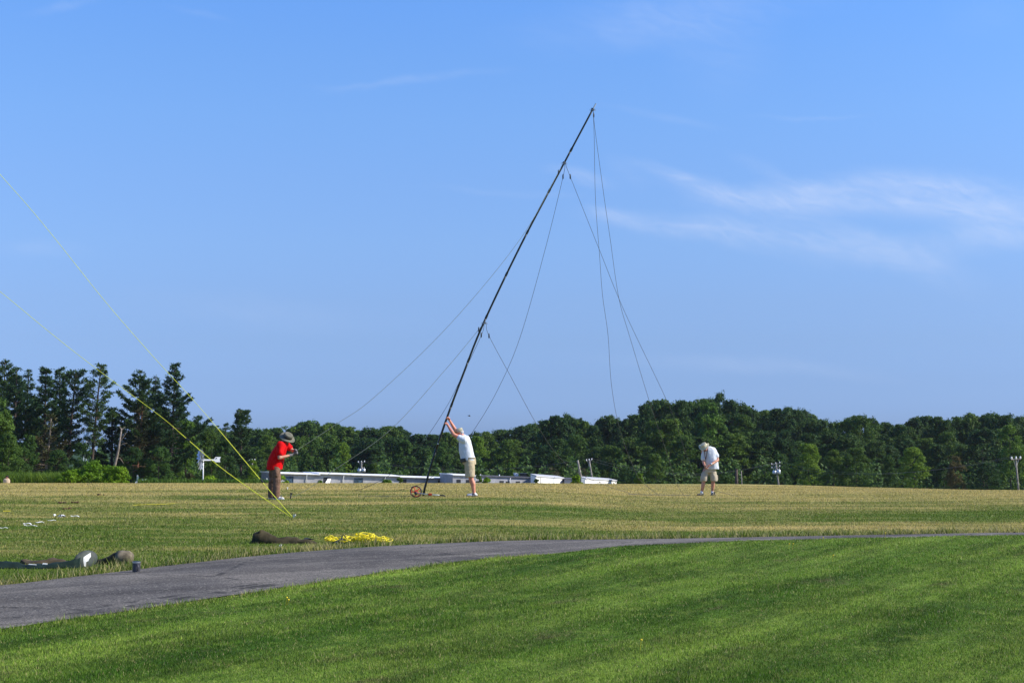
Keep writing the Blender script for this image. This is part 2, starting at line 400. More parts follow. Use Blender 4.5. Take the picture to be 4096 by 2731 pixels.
def path_mat():
    m, t = newmat('tarmac'); pos = t.node('ShaderNodeNewGeometry').outputs['Position']
    lay = rotsc(t, pos, -38, (.10, 1.5, 1))
    n1 = t.noise(lay, 1.3, 4, .6, .4); n2 = t.noise(pos, 55, 3, .75); n3 = t.noise(pos, 3, 5, .65)
    c = t.mix(t.rng(n1, .35, .65), (.092, .084, .074), (.160, .147, .128))
    c = t.mix(t.math('MULTIPLY', t.rng(n3, .52, .7), .45), c, (.17, .155, .138))
    v = t.node('ShaderNodeTexVoronoi', i={'Scale': 48.0}); t.l.new(pos, v.inputs['Vector'])
    sp = t.rng(v.outputs['Distance'], .0, .5, 1, 0)
    c = t.mix(1.0, c, t.mix(t.rng(n2, .35, .68), (.5, .5, .52), (1.5, 1.5, 1.5)), 'MULTIPLY')
    nb = t.noise(t.mapping(pos, loc=(3, 1, 0)), .55, 3, .6); c = t.mix(1.0, c, t.mix(t.rng(nb, .35, .65), (.72, .72, .74), (1.2, 1.18, 1.15)), 'MULTIPLY')
    vr = t.node('ShaderNodeSeparateXYZ'); t.l.new(v.outputs['Color'], vr.inputs[0])
    c = t.mix(t.math('MULTIPLY', t.math('GREATER_THAN', vr.outputs[0], .965), .6), c, (.28, .26, .22))
    c = t.mix(t.math('MULTIPLY', t.math('LESS_THAN', vr.outputs[1], .05), .7), c, (.03, .03, .03))
    cr = t.node('ShaderNodeTexVoronoi', feature='DISTANCE_TO_EDGE', i={'Scale': .45}); t.l.new(t.mapping(pos, sc=(1, 1.0, 1)), cr.inputs['Vector'])
    ck = t.math('MULTIPLY', t.math('LESS_THAN', cr.outputs['Distance'], .012), t.rng(n3, .45, .55)); c = t.mix(t.math('MULTIPLY', ck, .75), c, (.025, .024, .022))
    bp = t.node('ShaderNodeBump', i={'Strength': .6, 'Distance': .01, 'Height': n2})
    b = t.node('ShaderNodeBsdfPrincipled', i={'Base Color': c, 'Roughness': .9, 'Specular IOR Level': .12, 'Normal': bp.outputs[0]})
    finish(t, b.outputs[0]); return m
tag(link('path', mesh_np('path', Vp, Fp, path_mat(), True)), None, kind='structure')

# ---- grass
rg = np.random.default_rng(11)
def blades(name, n, y0, y1, hmin, hmax, wk, mt, label, keep, ypow=1.0, spread=.42, hfun=None):
    r = rg.random(n); y = y0 * (y1 / y0) ** (r ** ypow); x = (rg.random(n) * 2 - 1) * (spread * y + 1.2)
    k = keep(x, y); x, y = x[k], y[k]; n = len(x)
    z = height(x, y) - .004
    h = (hmin + (hmax - hmin) * rg.random(n) ** 1.5)
    if hfun is not None: h = h * hfun(x, y)
    w_ = wk * y * (.7 + .6 * rg.random(n)) + .002
    a = rg.random(n) * 2 * np.pi; dx, dy = np.cos(a) * w_ / 2, np.sin(a) * w_ / 2
    la = rg.random(n) * 2 * np.pi; ln = h * (.15 + .55 * rg.random(n)); lx, ly = np.cos(la) * ln, np.sin(la) * ln
    V = np.empty((n, 3, 3)); V[:, 0] = np.stack([x - dx, y - dy, z], -1); V[:, 1] = np.stack([x + dx, y + dy, z], -1)
    V[:, 2] = np.stack([x + lx, y + ly, z + h], -1)
    o = link(name, mesh_np(name, V.reshape(-1, 3), np.arange(3 * n).reshape(-1, 3), mt)); return tag(o, label, 'grass', kind='stuff')
patch = lambda x, y: .75 + .5 * (.5 + .5 * np.sin(x * 2.1 + 3 * np.sin(y * .9)) * np.sin(y * 1.7 + 2 * np.sin(x * .7)))
blades('lawn_grass', 900000, 7.6, 25, .012, .030, .00044, M_LAWN, 'short mown green grass of the lawn in front of the tarmac path', lambda x, y: y < near_y(x) - .01, hfun=patch)
blades('field_grass', 750000, 11.5, 66, .016, .042, .00050, M_HAY, 'patchy green and straw coloured grass of the field beyond the tarmac path', lambda x, y: y > far_y(x) + .01, hfun=patch)
# longer fringe along both edges of the path
def fringe(name, E, sgn, n, mt, label, h0, h1, width):
    d = np.r_[0, np.cumsum(np.hypot(*np.diff(E, axis=0).T))]; s = rg.random(n) * d[-1]
    x = np.interp(s, d, E[:, 0]); y = np.interp(s, d, E[:, 1])
    off = sgn * (rg.random(n) ** 1.8) * width + rg.normal(0, .02, n)
    tx = np.interp(s + .2, d, E[:, 0]) - x; ty = np.interp(s + .2, d, E[:, 1]) - y; L = np.hypot(tx, ty) + 1e-6
    x = x - ty / L * off; y = y + tx / L * off
    k = (y > 7.5) & (y < 27) & (abs(x) < .45 * y + 2); x, y = x[k], y[k]; n = len(x); z = height(x, y) - .004
    tuft = .55 + .9 * np.clip(.5 + .5 * np.sin(x * 5.3 + 2 * np.sin(y * 3)) * np.sin(x * 1.3 + y * 2.3), 0, 1)
    h = (h0 + (h1 - h0) * rg.random(n) ** 2) * tuft; w_ = .0006 * y + .002; a = rg.random(n) * 6.283; la = rg.random(n) * 6.283; ln = h * (.2 + .6 * rg.random(n))
    V = np.empty((n, 3, 3)); V[:, 0] = np.stack([x - np.cos(a) * w_ / 2, y - np.sin(a) * w_ / 2, z], -1); V[:, 1] = np.stack([x + np.cos(a) * w_ / 2, y + np.sin(a) * w_ / 2, z], -1)
    V[:, 2] = np.stack([x + np.cos(la) * ln, y + np.sin(la) * ln, z + h], -1)
    o = link(name, mesh_np(name, V.reshape(-1, 3), np.arange(3 * n).reshape(-1, 3), mt)); tag(o, label, 'grass', kind='stuff')
fringe('fringe_grass', fE, 1, 46000, M_FRI, 'longer yellowish grass fringe along the far edge of the path', .04, .13, .6)
fringe('fringe_grass', nE, -1, 26000, M_LAWN, 'ragged green grass fringe along the near edge of the path', .02, .06, .25)
fringe('edge_straw', nE, -1, 14000, M_EDGE, 'dead straw coloured grass lying over the near edge of the path', .01, .045, .10)
# clover heads and dandelions: tiny flowers
def flowers(name, pts, mt, label, stem_mt=None, r=.012):
    b = MB()
    for p in pts:
        h = .05 + .05 * random.random(); b.tube([p, p + Vector((.01, 0, h))], .0018, 3, False); b.ell(p + Vector((.01, 0, h)), (r, r, r * .8), n=6, m=4)
    return tag(b.build(name, mt), label, 'flowers', kind='stuff')
random.seed(3)
M_CLOVER = mat('clover_white', (.62, .58, .48), .8, .2, 30); M_DAND = mat('dandelion_yellow', (.75, .55, .02), .7, .1)
pts = []
for i in range(330):
    j = random.randrange(90, 250); q = nE[j] * .96 + nE[min(j + 1, 259)] * .04; x = q[0] + random.gauss(0, .1); y = q[1] - abs(random.gauss(0, .12)) + .03
    if random.random() < .5 + .5 * math.sin(j * .35): pts.append(Vector((x, y, H(x, y))))
for i in range(70):
    j = random.randrange(170, 255); q = fE[j]; x = q[0] + random.gauss(0, .15); y = q[1] + abs(random.gauss(0, .25)); pts.append(Vector((x, y, H(x, y))))
flowers('clover_flowers', pts, M_CLOVER, 'small white clover heads scattered along the edges of the path')
flowers('dandelions', [G(px, py) for px, py in ((3155, 2196), (3170, 2198), (3540, 2157), (3290, 2168), (1143, 2423), (1150, 2420), (2560, 2605), (3330, 2245))], M_DAND, 'scattered yellow dandelion flowers in the green lawn', r=.010)

rl = np.random.default_rng(77); lb = MB()
for k in range(260):
    i = rl.integers(90, 250); f = rl.random() if k % 3 else abs(rl.normal(0, .05)); q = nE[i] * (1 - f) + rows[i] * f; z0 = float(height(q[0], q[1])) + .016 + .03 * math.sin(math.pi * min(f, 1)); a = rl.random() * 6.28; l = .006 + .016 * rl.random()
    c0 = Vector((q[0], q[1], z0)); u = Vector((math.cos(a), math.sin(a), 0)) * l; v = Vector((-math.sin(a), math.cos(a), 0)) * l * .5
    lb.add([c0 - u - v, c0 + u - v, c0 + u + v * .4, c0 - u * .6 + v, c0 + Vector((0, 0, l * .7))], [(0, 1, 4), (1, 2, 4), (2, 3, 4), (3, 0, 4), (3, 2, 1, 0)])
tag(lb.build('path_litter', mat('litter', (.16, .12, .07), .9, .3, 3, col2=(.03, .025, .02))), 'bits of leaf, twig and grit scattered on the tarmac path', 'litter', kind='stuff')
# ================================================================ TREES
def leaf_mat(name, a, b, bark=False, trans=.3):
    m, t = newmat(name)
    tc = t.node('ShaderNodeTexCoord').outputs['Object']; oi = t.node('ShaderNodeObjectInfo').outputs['Random']
    rnd = t.node('ShaderNodeNewGeometry').outputs['Random Per Island']
    n = t.noise(tc, .7, 3, .6)
    c = t.mix(t.rng(n, .35, .65), a, b)
    c = t.mix(1.0, c, t.mix(rnd, (.65, .7, .7), (1.35, 1.3, 1.15)), 'MULTIPLY')
    c = t.mix(1.0, c, t.mix(oi, (.70, .80, .95), (1.35, 1.2, .9)), 'MULTIPLY')
    d = t.node('ShaderNodeBsdfPrincipled', i={'Base Color': c, 'Roughness': .6, 'Specular IOR Level': .15})
    tr = t.node('ShaderNodeBsdfTranslucent', i={'Color': c}); mx = t.node('ShaderNodeMixShader', i={0: trans})
    t.l.new(d.outputs[0], mx.inputs[1]); t.l.new(tr.outputs[0], mx.inputs[2]); finish(t, mx.outputs[0]); return m
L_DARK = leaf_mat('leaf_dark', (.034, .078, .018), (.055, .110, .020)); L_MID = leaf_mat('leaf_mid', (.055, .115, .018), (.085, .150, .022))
L_BRIGHT = leaf_mat('leaf_bright', (.090, .175, .016), (.125, .215, .022)); L_PINE = leaf_mat('needles', (.024, .058, .022), (.050, .095, .028), trans=.15)
L_LIME = leaf_mat('leaf_lime', (.115, .22, .010), (.16, .27, .014)); L_BROWN = leaf_mat('leaf_brownish', (.075, .080, .028), (.10, .085, .035)); L_DRYP = leaf_mat('needles_thin', (.034, .050, .022), (.055, .052, .026), trans=.1)
M_BARK = mat('bark', (.085, .065, .052), .9, .25, 3); M_BARKR = mat('bark_reddish', (.17, .085, .055), .9, .25, 3); M_SNAG = mat('bare_wood', (.25, .21, .17), .85, .2, 3)

def quads(pos, nrm, size, rs, aspect=1.0, updir=None):
    n = len(pos); nrm = nrm / (np.linalg.norm(nrm, axis=1, keepdims=True) + 1e-9)
    r = rs.normal(size=(n, 3)) if updir is None else updir
    u = np.cross(nrm, r); u /= np.linalg.norm(u, axis=1, keepdims=True) + 1e-9; v = np.cross(nrm, u)
    s = (size * (.65 + .7 * rs.random(n)))[:, None]; u = u * s * .5 * aspect; v = v * s * .5
    V = np.stack([pos - v, pos + u * .9, pos + v * 1.0, pos - u * .9], 1)   # pointed leaf-spray shape
    return V.reshape(-1, 3), np.arange(4 * n).reshape(-1, 4)
def crown_mesh(name, mt, seed, Ht, Rr, low, n_cl, n_leaf, leaf, lump=.22, top=.75, irregular=.35, power=.55, boughs=26):
    """boughs spread over a lobed crown, clumps spread over the boughs, leaf sprays gathered in the clumps"""
    rs = np.random.default_rng(seed); B = []; Br = []
    while len(B) < boughs:
        t = rs.random() ** .85; a = len(B) * 2.4 + rs.random()
        prof = (math.sin(math.pi * min(1, (.22 + .78 * t) ** top)) + .02) ** power if t < .96 else .18
        k = 1 + irregular * (.5 * math.sin(2 * a + seed) * math.sin(5 * t + seed) + .5 * rs.normal() * .6)
        r = Rr * prof * k * math.sqrt(.35 + .65 * rs.random()) * .82; br = Rr * (.24 + .20 * rs.random()) * (1.15 - .4 * t)
        z = Ht * (low + (1 - low) * t); B.append((r * math.cos(a), r * math.sin(a), min(z, Ht - br * .9))); Br.append(br)
    B = np.array(B); Br = np.array(Br)
    B[0] = (Rr * .1 * math.cos(seed), Rr * .1 * math.sin(seed), Ht - Br[0] * .95); bi = rs.integers(0, boughs, n_cl)
    d = rs.normal(size=(n_cl, 3)); d /= np.linalg.norm(d, axis=1, keepdims=True); d[:, 2] = np.where(d[:, 2] < -.2, -d[:, 2] * .6, d[:, 2])
    C = B[bi] + d * (Br[bi] * (.35 + .75 * rs.random(n_cl) ** .7))[:, None] * np.array([1, 1, 1.15])
    C[:, 2] = np.clip(C[:, 2], Ht * low * .5, Ht); Rd = Rr * lump * (.45 + 1.1 * rs.random(n_cl) ** 1.5)
    ii = np.repeat(np.arange(n_cl), n_leaf); n = len(ii)
    d = rs.normal(size=(n, 3)); d /= np.linalg.norm(d, axis=1, keepdims=True); d[:, 2] = np.where(d[:, 2] < -.3, -d[:, 2], d[:, 2])
    rad = Rd[ii] * (.4 + .6 * rs.random(n) + .5 * rs.random(n) ** 5); pos = C[ii] + d * rad[:, None] * np.array([1, 1, .9])
    nr = d + rs.normal(size=(n, 3)) * .5 + np.array([0, 0, .25])
    V, Fc = quads(pos, nr, np.full(n, leaf), rs, .75); return mesh_np(name, V, Fc, mt)
def limb_mesh(name, seed, Ht, r0, mt, lean=0, nl=6, spread=.25, start=.35):
    rs = random.Random(seed); b = MB(); P0 = []
    for i in range(9):
        f = i / 8; P0.append(Vector((lean * f * Ht + .12 * rs.uniform(-1, 1) * f * 3 * .4, .1 * rs.uniform(-1, 1) * f * 2, Ht * .93 * f)))
    b.tube(P0, [r0 * (1.25 if i == 0 else 1) * (1 - .9 * i / 8) + .015 for i in range(9)], 7)
    for k in range(nl):
        f = start + (.95 - start) * k / nl; i = int(f * 8); p = P0[i].lerp(P0[min(i + 1, 8)], f * 8 - i); a = k * 2.4 + rs.random(); L = Ht * spread * (1.1 - f)
        q = [p, p + Vector((math.cos(a), math.sin(a), .7)) * L * .5, p + Vector((math.cos(a), math.sin(a), 1.1)) * L]
        b.tube(q, [r0 * .4 * (1 - f) + .02, r0 * .25 * (1 - f) + .015, .012], 5)
    return b.mesh(name, mt, smooth=True)
UNIT = {}
def decid_proto(kind, seed):
    k = (kind, seed)
    if k not in UNIT:
        mt = {'dark': L_DARK, 'mid': L_MID, 'bright': L_BRIGHT, 'lime': L_LIME, 'brown': L_BROWN}[kind]
        cm = crown_mesh('crown', mt, seed, 20, 5.6, .02 + .08 * (seed % 3) / 2, 520, 38, .40, lump=.125 + .02 * (seed % 2), boughs=44 + 5 * (seed % 3), top=.7 + .12 * (seed % 4), irregular=.35)
        UNIT[k] = (cm, limb_mesh('trunk', seed, 18, .26, M_BARK))
    return UNIT[k]
def decid(px, top, wpx, depth, kind, label, group, seed, name='leafy_tree', sink=.3):
    """a tree whose trunk stands on the terrain in that direction and distance; its height and spread in metres follow"""
    b = GD(px, depth); zt = P(px, top, depth).z; hgt = max(2.0, zt - b.z + sink); wm = wpx / F * depth
    cm, tm = decid_proto(kind, seed)
    t = thing(name, label, 'tree', b - Vector((0, 0, sink)), group, rz=(px * 1.37) % 6.28)
    k = wm / 11.2; t.scale = (k, k, hgt / 20.3)
    link('crown', cm, t); link('trunk', tm, t); return t
def pine(px, top, depth, seed, label, Lm_, start, lean=0, mt=None, bark=None, dens=1.0, full=0.0, name='pine_tree'):
    Lmax = Lm_ * .86; rs = np.random.default_rng(seed); b0 = GD(px - lean * 0, depth); zt = P(px, top, depth).z; Ht = zt - b0.z + .3
    t = thing(name, label, 'tree', b0 - Vector((0, 0, .3)), None)
    base_dx = -lean
    axis_ = lambda f: np.array([base_dx * (1 - f) * Ht, .3 * math.sin(f * 3 + seed), Ht * f])
    b = MB(); b.tube([Vector(axis_(i / 10)) for i in range(11)], [.26 * (1 - .88 * i / 10) + .02 for i in range(11)], 7)
    T = []; D = []; z = start
    while z < .985:
        nb = rs.integers(3, 6); a0 = rs.random() * 6.28
        for k in range(nb):
            if rs.random() < .12: continue
            f = z + rs.normal() * .006; up = (f - start) / (1 - start)
            prof = (min(1, .35 + 1.9 * up) if not full else 1) * (1 - up) ** .85 + .05
            L = Lmax * prof * (.55 + .65 * rs.random()) * (1 + .35 * math.sin(seed + 7 * f))
            a = a0 + k * 6.28 / nb + rs.normal() * .25; dr = np.array([math.cos(a), math.sin(a), 0.]); p = axis_(min(f, 1))
            rise = .08 + .75 * up ** 2 + rs.normal() * .06; pts = []
            for j in range(6):
                g = j / 5; pts.append(p + dr * L * g + np.array([0, 0, L * (rise * g - .22 * g * (1 - g) * 2 * (1 - up) + .16 * g ** 3)]))
            b.tube([Vector(q) for q in pts], [.06 * (1 - up) * (1 - j / 5.5) + .018 for j in range(6)], 4, False)
            m = max(3, int(L * 13 * dens)); g = .28 + .72 * rs.random(m) ** .8
            seg = np.clip((g * 5).astype(int), 0, 4); fr = g * 5 - seg; PT = np.array(pts); q = PT[seg] * (1 - fr[:, None]) + PT[seg + 1] * fr[:, None]
            side = np.array([-dr[1], dr[0], 0]); wv = (rs.random(m) * 2 - 1) * .30 * L * (1.15 - g) + rs.normal(size=m) * .12
            q = q + side * wv[:, None] + np.array([0, 0, 1]) * (rs.random(m) * .28)[:, None]
            T.append(q); D.append(np.tile(dr, (m, 1)) + side * (np.sign(wv) * .6)[:, None] + np.array([0, 0, .55]))
        z += (.025 + .010 * rs.random()) * 22 / Ht
    T = np.concatenate(T); D = np.concatenate(D); nt = len(T); kk = 9; ii = np.repeat(np.arange(nt), kk); n = len(ii)
    d = D[ii] + rs.normal(size=(n, 3)) * .75; d /= np.linalg.norm(d, axis=1, keepdims=True)
    ln = .36 * (.6 + .7 * rs.random(n)); pos = T[ii] + rs.normal(size=(n, 3)) * np.array([.14, .14, .05])
    u = np.cross(d, rs.normal(size=(n, 3))); u /= np.linalg.norm(u, axis=1, keepdims=True); wd = .06
    tip = pos + d * ln[:, None]; mid = pos + d * ln[:, None] * .5
    V = np.stack([pos, mid + u * wd, tip, mid - u * wd], 1).reshape(-1, 3)
    link('crown', mesh_np('crown', V, np.arange(4 * n).reshape(-1, 4), mt or L_PINE), t)
    link('trunk', b.mesh('trunk', bark or M_BARK, smooth=True), t); return t

# ---- pines
D0 = 190
PN = [(20, 1450, 196, 'tallest dark pine in the corner at the far left of the wood', 4.6, .30, 0, 1.2), (66, 1473, 186, 'second pine from the far left, thin tipped', 3.2, .38, 0, 1.0),
      (110, 1483, 198, 'third pine from the far left, its top small and pointed', 3.4, .36, 0, 1.1), (180, 1467, 188, 'broad dark pine with a heavy square top, fourth from the far left', 4.4, .30, .0, 1.3),
      (238, 1478, 194, 'dark pine with a feathered top, fifth from the far left', 3.9, .28, 0, 1.2), (305, 1478, 184, 'tall pine with one sided boughs and a long bare trunk', 4.3, .40, .085, .9),
      (405, 1467, 182, 'tall slender pine with sparse tiers, standing alone against the sky', 3.6, .42, .085, .75), (560, 1480, 186, 'dense dark pine right of the sky gap', 4.6, .12, 0, 1.3),
      (622, 1505, 196, 'narrow pine squeezed between the two large pines', 3.2, .25, 0, 1.1), (697, 1456, 188, 'broad pine with long level boughs, last of the tall pines', 5.6, .22, .02, 1.15),
      (450, 1632, 190, 'short bushy pine beside the slender pine', 3.9, .05, 0, 1.3), (966, 1640, 215, 'ragged topped pine standing apart behind the man in the red shirt', 4.6, .03, 0, 1.3),
      (150, 1600, 205, 'low dark pine deep between the tall trunks at the far left', 4.2, .1, 0, 1.2), (660, 1640, 205, 'lower pine filling the gap beneath the broad pine', 5.0, .05, 0, 1.2), (905, 1700, 225, 'thin twiggy conifer next to the ragged topped pine', 2.6, .05, 0, .8)]
for i, (px, top, dp, lab, Lm, stt, lean, dens) in enumerate(PN): pine(px, top, dp, 40 + i, lab, Lm, stt, lean, dens=dens, full=(stt < .15), bark=None)
pine(205, 1660, 180, 80, 'half dead pine with reddish thin needles and a pale leaning trunk', 3.6, .12, .05, L_DRYP, M_SNAG, .8, 0)
pine(570, 1600, 184, 81, 'thin brownish pine with a red leaning trunk', 4.2, .2, .06, L_DRYP, M_BARKR, .8, 0)
# bare snag
b = MB(); bs = GD(455, 176); a0 = P(455, 1880, 176); a1 = P(487, 1712, 176)
b.tube([bs, a0, a0.lerp(a1, .45) + Vector((.1, 0, 0)), a1], [.24, .2, .15, .08], 7)
for f, dx, dz in ((.55, 1.1, .5), (.3, 1.0, -.8), (.9, .5, .7), (.95, -.4, .6), (.62, .9, 1.4)): p = a0.lerp(a1, f); b.tube([p, p + Vector((dx * .5, 0, dz * .35 + .2)), p + Vector((dx, 0, dz))], [.06, .04, .015], 5)
t = thing('dead_tree', 'bare grey dead trunk with a few broken limbs among the pines', 'tree', bs); b.build('trunk', M_SNAG, t, bs, smooth=True)

# ---- skyline of the broadleaf wood
SKY = [(600, 1700), (740, 1672), (762, 1690), (800, 1698), (840, 1702), (880, 1720), (1000, 1716), (1025, 1718), (1060, 1715), (1100, 1712), (1165, 1708), (1210, 1690), (1236, 1684), (1267, 1702), (1300, 1700), (1332, 1692), (1385, 1708), (1440, 1722), (1490, 1712), (1530, 1712), (1555, 1705), (1592, 1706), (1620, 1722), (1660, 1735),
       (1740, 1738), (1800, 1728), (1900, 1730), (1950, 1728), (2009, 1720), (2063, 1718), (2095, 1704), (2120, 1696), (2150, 1699), (2172, 1718), (2195, 1680), (2240, 1661), (2274, 1660), (2301, 1672), (2325, 1684), (2345, 1700), (2376, 1702), (2400, 1678), (2431, 1662), (2455, 1678), (2490, 1675), (2522, 1686), (2548, 1658), (2580, 1620), (2614, 1602), (2648, 1600), (2685, 1612),
       (2718, 1605), (2745, 1618), (2772, 1607), (2806, 1600), (2835, 1598), (2877, 1574), (2912, 1600), (2945, 1615), (2980, 1622), (3005, 1638), (3044, 1645), (3078, 1642), (3105, 1655), (3125, 1633), (3150, 1630), (3185, 1638), (3218, 1642), (3258, 1675), (3300, 1682), (3335, 1690), (3368, 1690), (3390, 1673), (3435, 1665), (3483, 1672), (3505, 1700), (3545, 1690), (3575, 1708), (3600, 1698), (3625, 1708), (3655, 1670),
       (3690, 1665), (3740, 1668), (3784, 1680), (3808, 1690), (3840, 1668), (3872, 1654), (3905, 1666), (3953, 1655), (3985, 1660), (4027, 1660), (4078, 1667), (4130, 1668), (4200, 1660), (4290, 1665)]
def where(px):
    for lim, s, g in ((1080, 'behind the windmill', 'trees of the wood behind the windmill'), (1560, 'behind the grey building', 'trees of the wood behind the grey building'), (2080, 'beyond the leaning mast', 'trees of the wood beyond the leaning mast'), (2560, 'above the white sheds', 'trees of the wood above the white sheds'), (3020, 'of the high clump behind the man with the lanyard', 'trees of the high clump'), (3330, 'above the leaning transformer pole', 'trees of the wood above the transformer pole'), (3780, 'between transformer pole and T-shaped pole', 'trees of the wood between the two poles'), (9999, 'around the T-shaped pole at the field edge', 'trees of the wood around the T-shaped pole')):
        if px < lim: return s, g
rs_ = random.Random(8)
seeds = [1, 2, 3, 4, 5, 6]
for px, top in SKY:
    w_, g = where(px); dp = 345 if px < 2180 else (300 if px < 3300 else 285)
    dp += rs_.uniform(-12, 12); near_high = top < 1660
    kind = rs_.choice(['dark', 'mid', 'mid'] if px < 2180 else ['dark', 'dark', 'mid'])
    decid(px, top, rs_.uniform(110, 185), dp, kind, 'tall back row tree ' + w_, g + ', back row', rs_.choice(seeds))
for px in range(620, 4420, 44):
    s = min(np.interp(px + q, [p for p, _ in SKY], [q_ for _, q_ in SKY]) for q in (0,)); w_, g = where(px); dp = (372 if px < 2180 else 326) + rs_.uniform(-6, 6)
    decid(px + rs_.uniform(-10, 10), s + rs_.uniform(10, 26), rs_.uniform(120, 175), dp, rs_.choice(['dark', 'dark', 'mid']), 'leafy tree of the rearmost row ' + w_, g + ', rearmost row', rs_.choice(seeds))
for px in range(640, 4400, 62):
    s = np.interp(px, [p for p, _ in SKY], [q for _, q in SKY]); w_, g = where(px); dp = (300 if px < 2180 else 262) + rs_.uniform(-10, 10)
    decid(px + rs_.uniform(-18, 18), s + (1900 - s) * rs_.uniform(.18, .5), rs_.uniform(130, 200), dp, rs_.choice(['dark', 'mid', 'dark'] if px > 2180 else ['mid', 'dark']), 'lower middle row tree ' + w_, g + ', middle row', rs_.choice(seeds))
# undergrowth closing the foot of the wood
def undergrowth(name, px0, px1, d0, d1, h0, h1, n, mt, label, leaf=.5):
    rs = np.random.default_rng(int(abs(px0 + px1))); px = px0 + (px1 - px0) * rs.random(n); dp = d0 + (d1 - d0) * rs.random(n)
    x = (px - CX) / F * dp; z = height(x, dp); hh = (h0 + (h1 - h0) * (.5 + .5 * np.sin(px * .05) * np.sin(px * .017 + 1))) * rs.random(n)
    pos = np.stack([x, dp, z + hh], -1); V, Fc = quads(pos, rs.normal(size=(n, 3)) + np.array([.3, -.5, .6]), np.full(n, leaf), rs, .7)
    return tag(link(name, mesh_np(name, V, Fc, mt)), label, 'undergrowth', kind='stuff')
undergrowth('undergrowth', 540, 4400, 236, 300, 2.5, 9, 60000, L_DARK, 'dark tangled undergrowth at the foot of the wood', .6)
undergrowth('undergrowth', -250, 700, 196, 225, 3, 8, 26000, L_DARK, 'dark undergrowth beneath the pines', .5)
# ---- single trees and bushes in front of the wood, each one tells apart
FT = [(-5, 1600, 190, 162, 'mid', 'big rounded leafy tree at the far left border of the wood'), (40, 1735, 120, 157, 'mid', 'leafy tree lower beside the far left rounded tree'), (100, 1790, 90, 168, 'dark', 'dark small tree under the third pine from the left'), (120, 1740, 90, 172, 'mid', 'fresh green tree in front of the left pine trunks'),
      (240, 1800, 110, 172, 'dark', 'dull shrubby tree around the pale leaning trunk'), (330, 1770, 110, 178, 'dark', 'dark leafy tree under the one sided pine'), (395, 1850, 90, 170, 'dark', 'low dark tree between the slender pine and the dead trunk'), (540, 1790, 120, 178, 'dark', 'dark leafy tree behind the dead trunk'), (640, 1790, 130, 178, 'mid', 'leafy tree at the foot of the broad pine'), (748, 1685, 110, 190, 'bright', 'light green rounded tree right of the broad pine'),
      (850, 1725, 120, 192, 'dark', 'dark rounded tree behind the arrow vane of the windmill'), (905, 1760, 90, 185, 'dark', 'dark leafy tree left of the man in the red shirt'), (1015, 1840, 62, 150, 'bright', 'bright bushy tree just behind the back of the man in red'), (1070, 1740, 100, 250, 'mid', 'leafy tree partly hidden by the grey sun hat'),
      (1250, 1745, 120, 262, 'mid', 'leafy tree above the broken window of the grey building'), (1370, 1770, 105, 258, 'bright', 'light green dome shaped tree left of the pole with two transformers'), (1500, 1850, 56, 250, 'mid', 'small pointed tree right of the pole with two transformers'), (1620, 1760, 110, 255, 'mid', 'leafy tree left of the leaning mast'), (1770, 1790, 120, 255, 'mid', 'sunlit leafy tree just right of the leaning mast'), (1910, 1745, 110, 262, 'bright', 'light green tree behind the back of the man at the mast'),
      (2030, 1760, 130, 262, 'mid', 'broad leafy tree over the roof vents'), (2110, 1800, 90, 255, 'dark', 'dark tree over the left white shed'), (2045, 1850, 60, 250, 'bright', 'small tree directly over the roof vents'), (2290, 1760, 120, 275, 'mid', 'leafy tree with pale leaf tips above the bare leaning pole'), (2200, 1870, 130, 250, 'brown', 'dull brownish scrub behind the left white shed'), (2330, 1873, 70, 248, 'brown', 'olive scrub behind the bare leaning pole'),
      (2395, 1790, 110, 265, 'dark', 'dark speckled tree above the right white shed'), (2500, 1870, 90, 215, 'dark', 'dark rounded bush right of the right white shed'), (2620, 1815, 95, 215, 'mid', 'conical green tree left of the man with the lanyard'), (2735, 1740, 130, 250, 'mid', 'tree with lit clumps just over the floppy hat'), (2830, 1612, 170, 262, 'bright', 'big bright green tree that towers behind the man with the lanyard'), (2965, 1660, 150, 268, 'mid', 'wide open crowned tree right of the big bright tree'),
      (2790, 1905, 60, 200, 'mid', 'low bush at the knees of the man with the lanyard'), (2900, 1900, 90, 215, 'mid', 'low bush right of the man with the lanyard'), (3230, 1775, 125, 235, 'bright', 'sunlit green tree right of the transformer pole'), (3120, 1815, 90, 245, 'mid', 'leafy tree behind the transformer pole'), (3330, 1800, 120, 225, 'mid', 'rounded tree in the gap right of the sunlit green tree'), (3420, 1790, 130, 222, 'mid', 'wide rounded tree with fine leaves at the wood edge'),
      (3440, 1664, 130, 268, 'mid', 'feathery willow-like crown above the wood edge'), (3550, 1820, 75, 225, 'mid', 'small upright tree left of the golden lit tree'), (3650, 1790, 125, 220, 'bright', 'golden lit rounded tree at the wood edge'), (3770, 1850, 90, 222, 'dark', 'low dark tree right of the golden lit tree'), (3815, 1825, 90, 218, 'brown', 'small tree with brownish leaf tips'), (3940, 1850, 130, 215, 'dark', 'dark tree left of the T-shaped pole'),
      (4035, 1700, 130, 240, 'bright', 'fresh green tree behind the T-shaped pole'), (4150, 1800, 130, 225, 'mid', 'leafy tree cut off by the right border')]
for i, (px, top, wd, dp, kind, lab) in enumerate(FT):
    b_ = decid(px, top, wd, dp, kind, lab, None, [1, 2, 3, 4, 5, 6][i % 6], name='bush' if 'bush' in lab or 'scrub' in lab else 'leafy_tree')
    if 'bush' in lab or 'scrub' in lab: b_['category'] = 'bush'
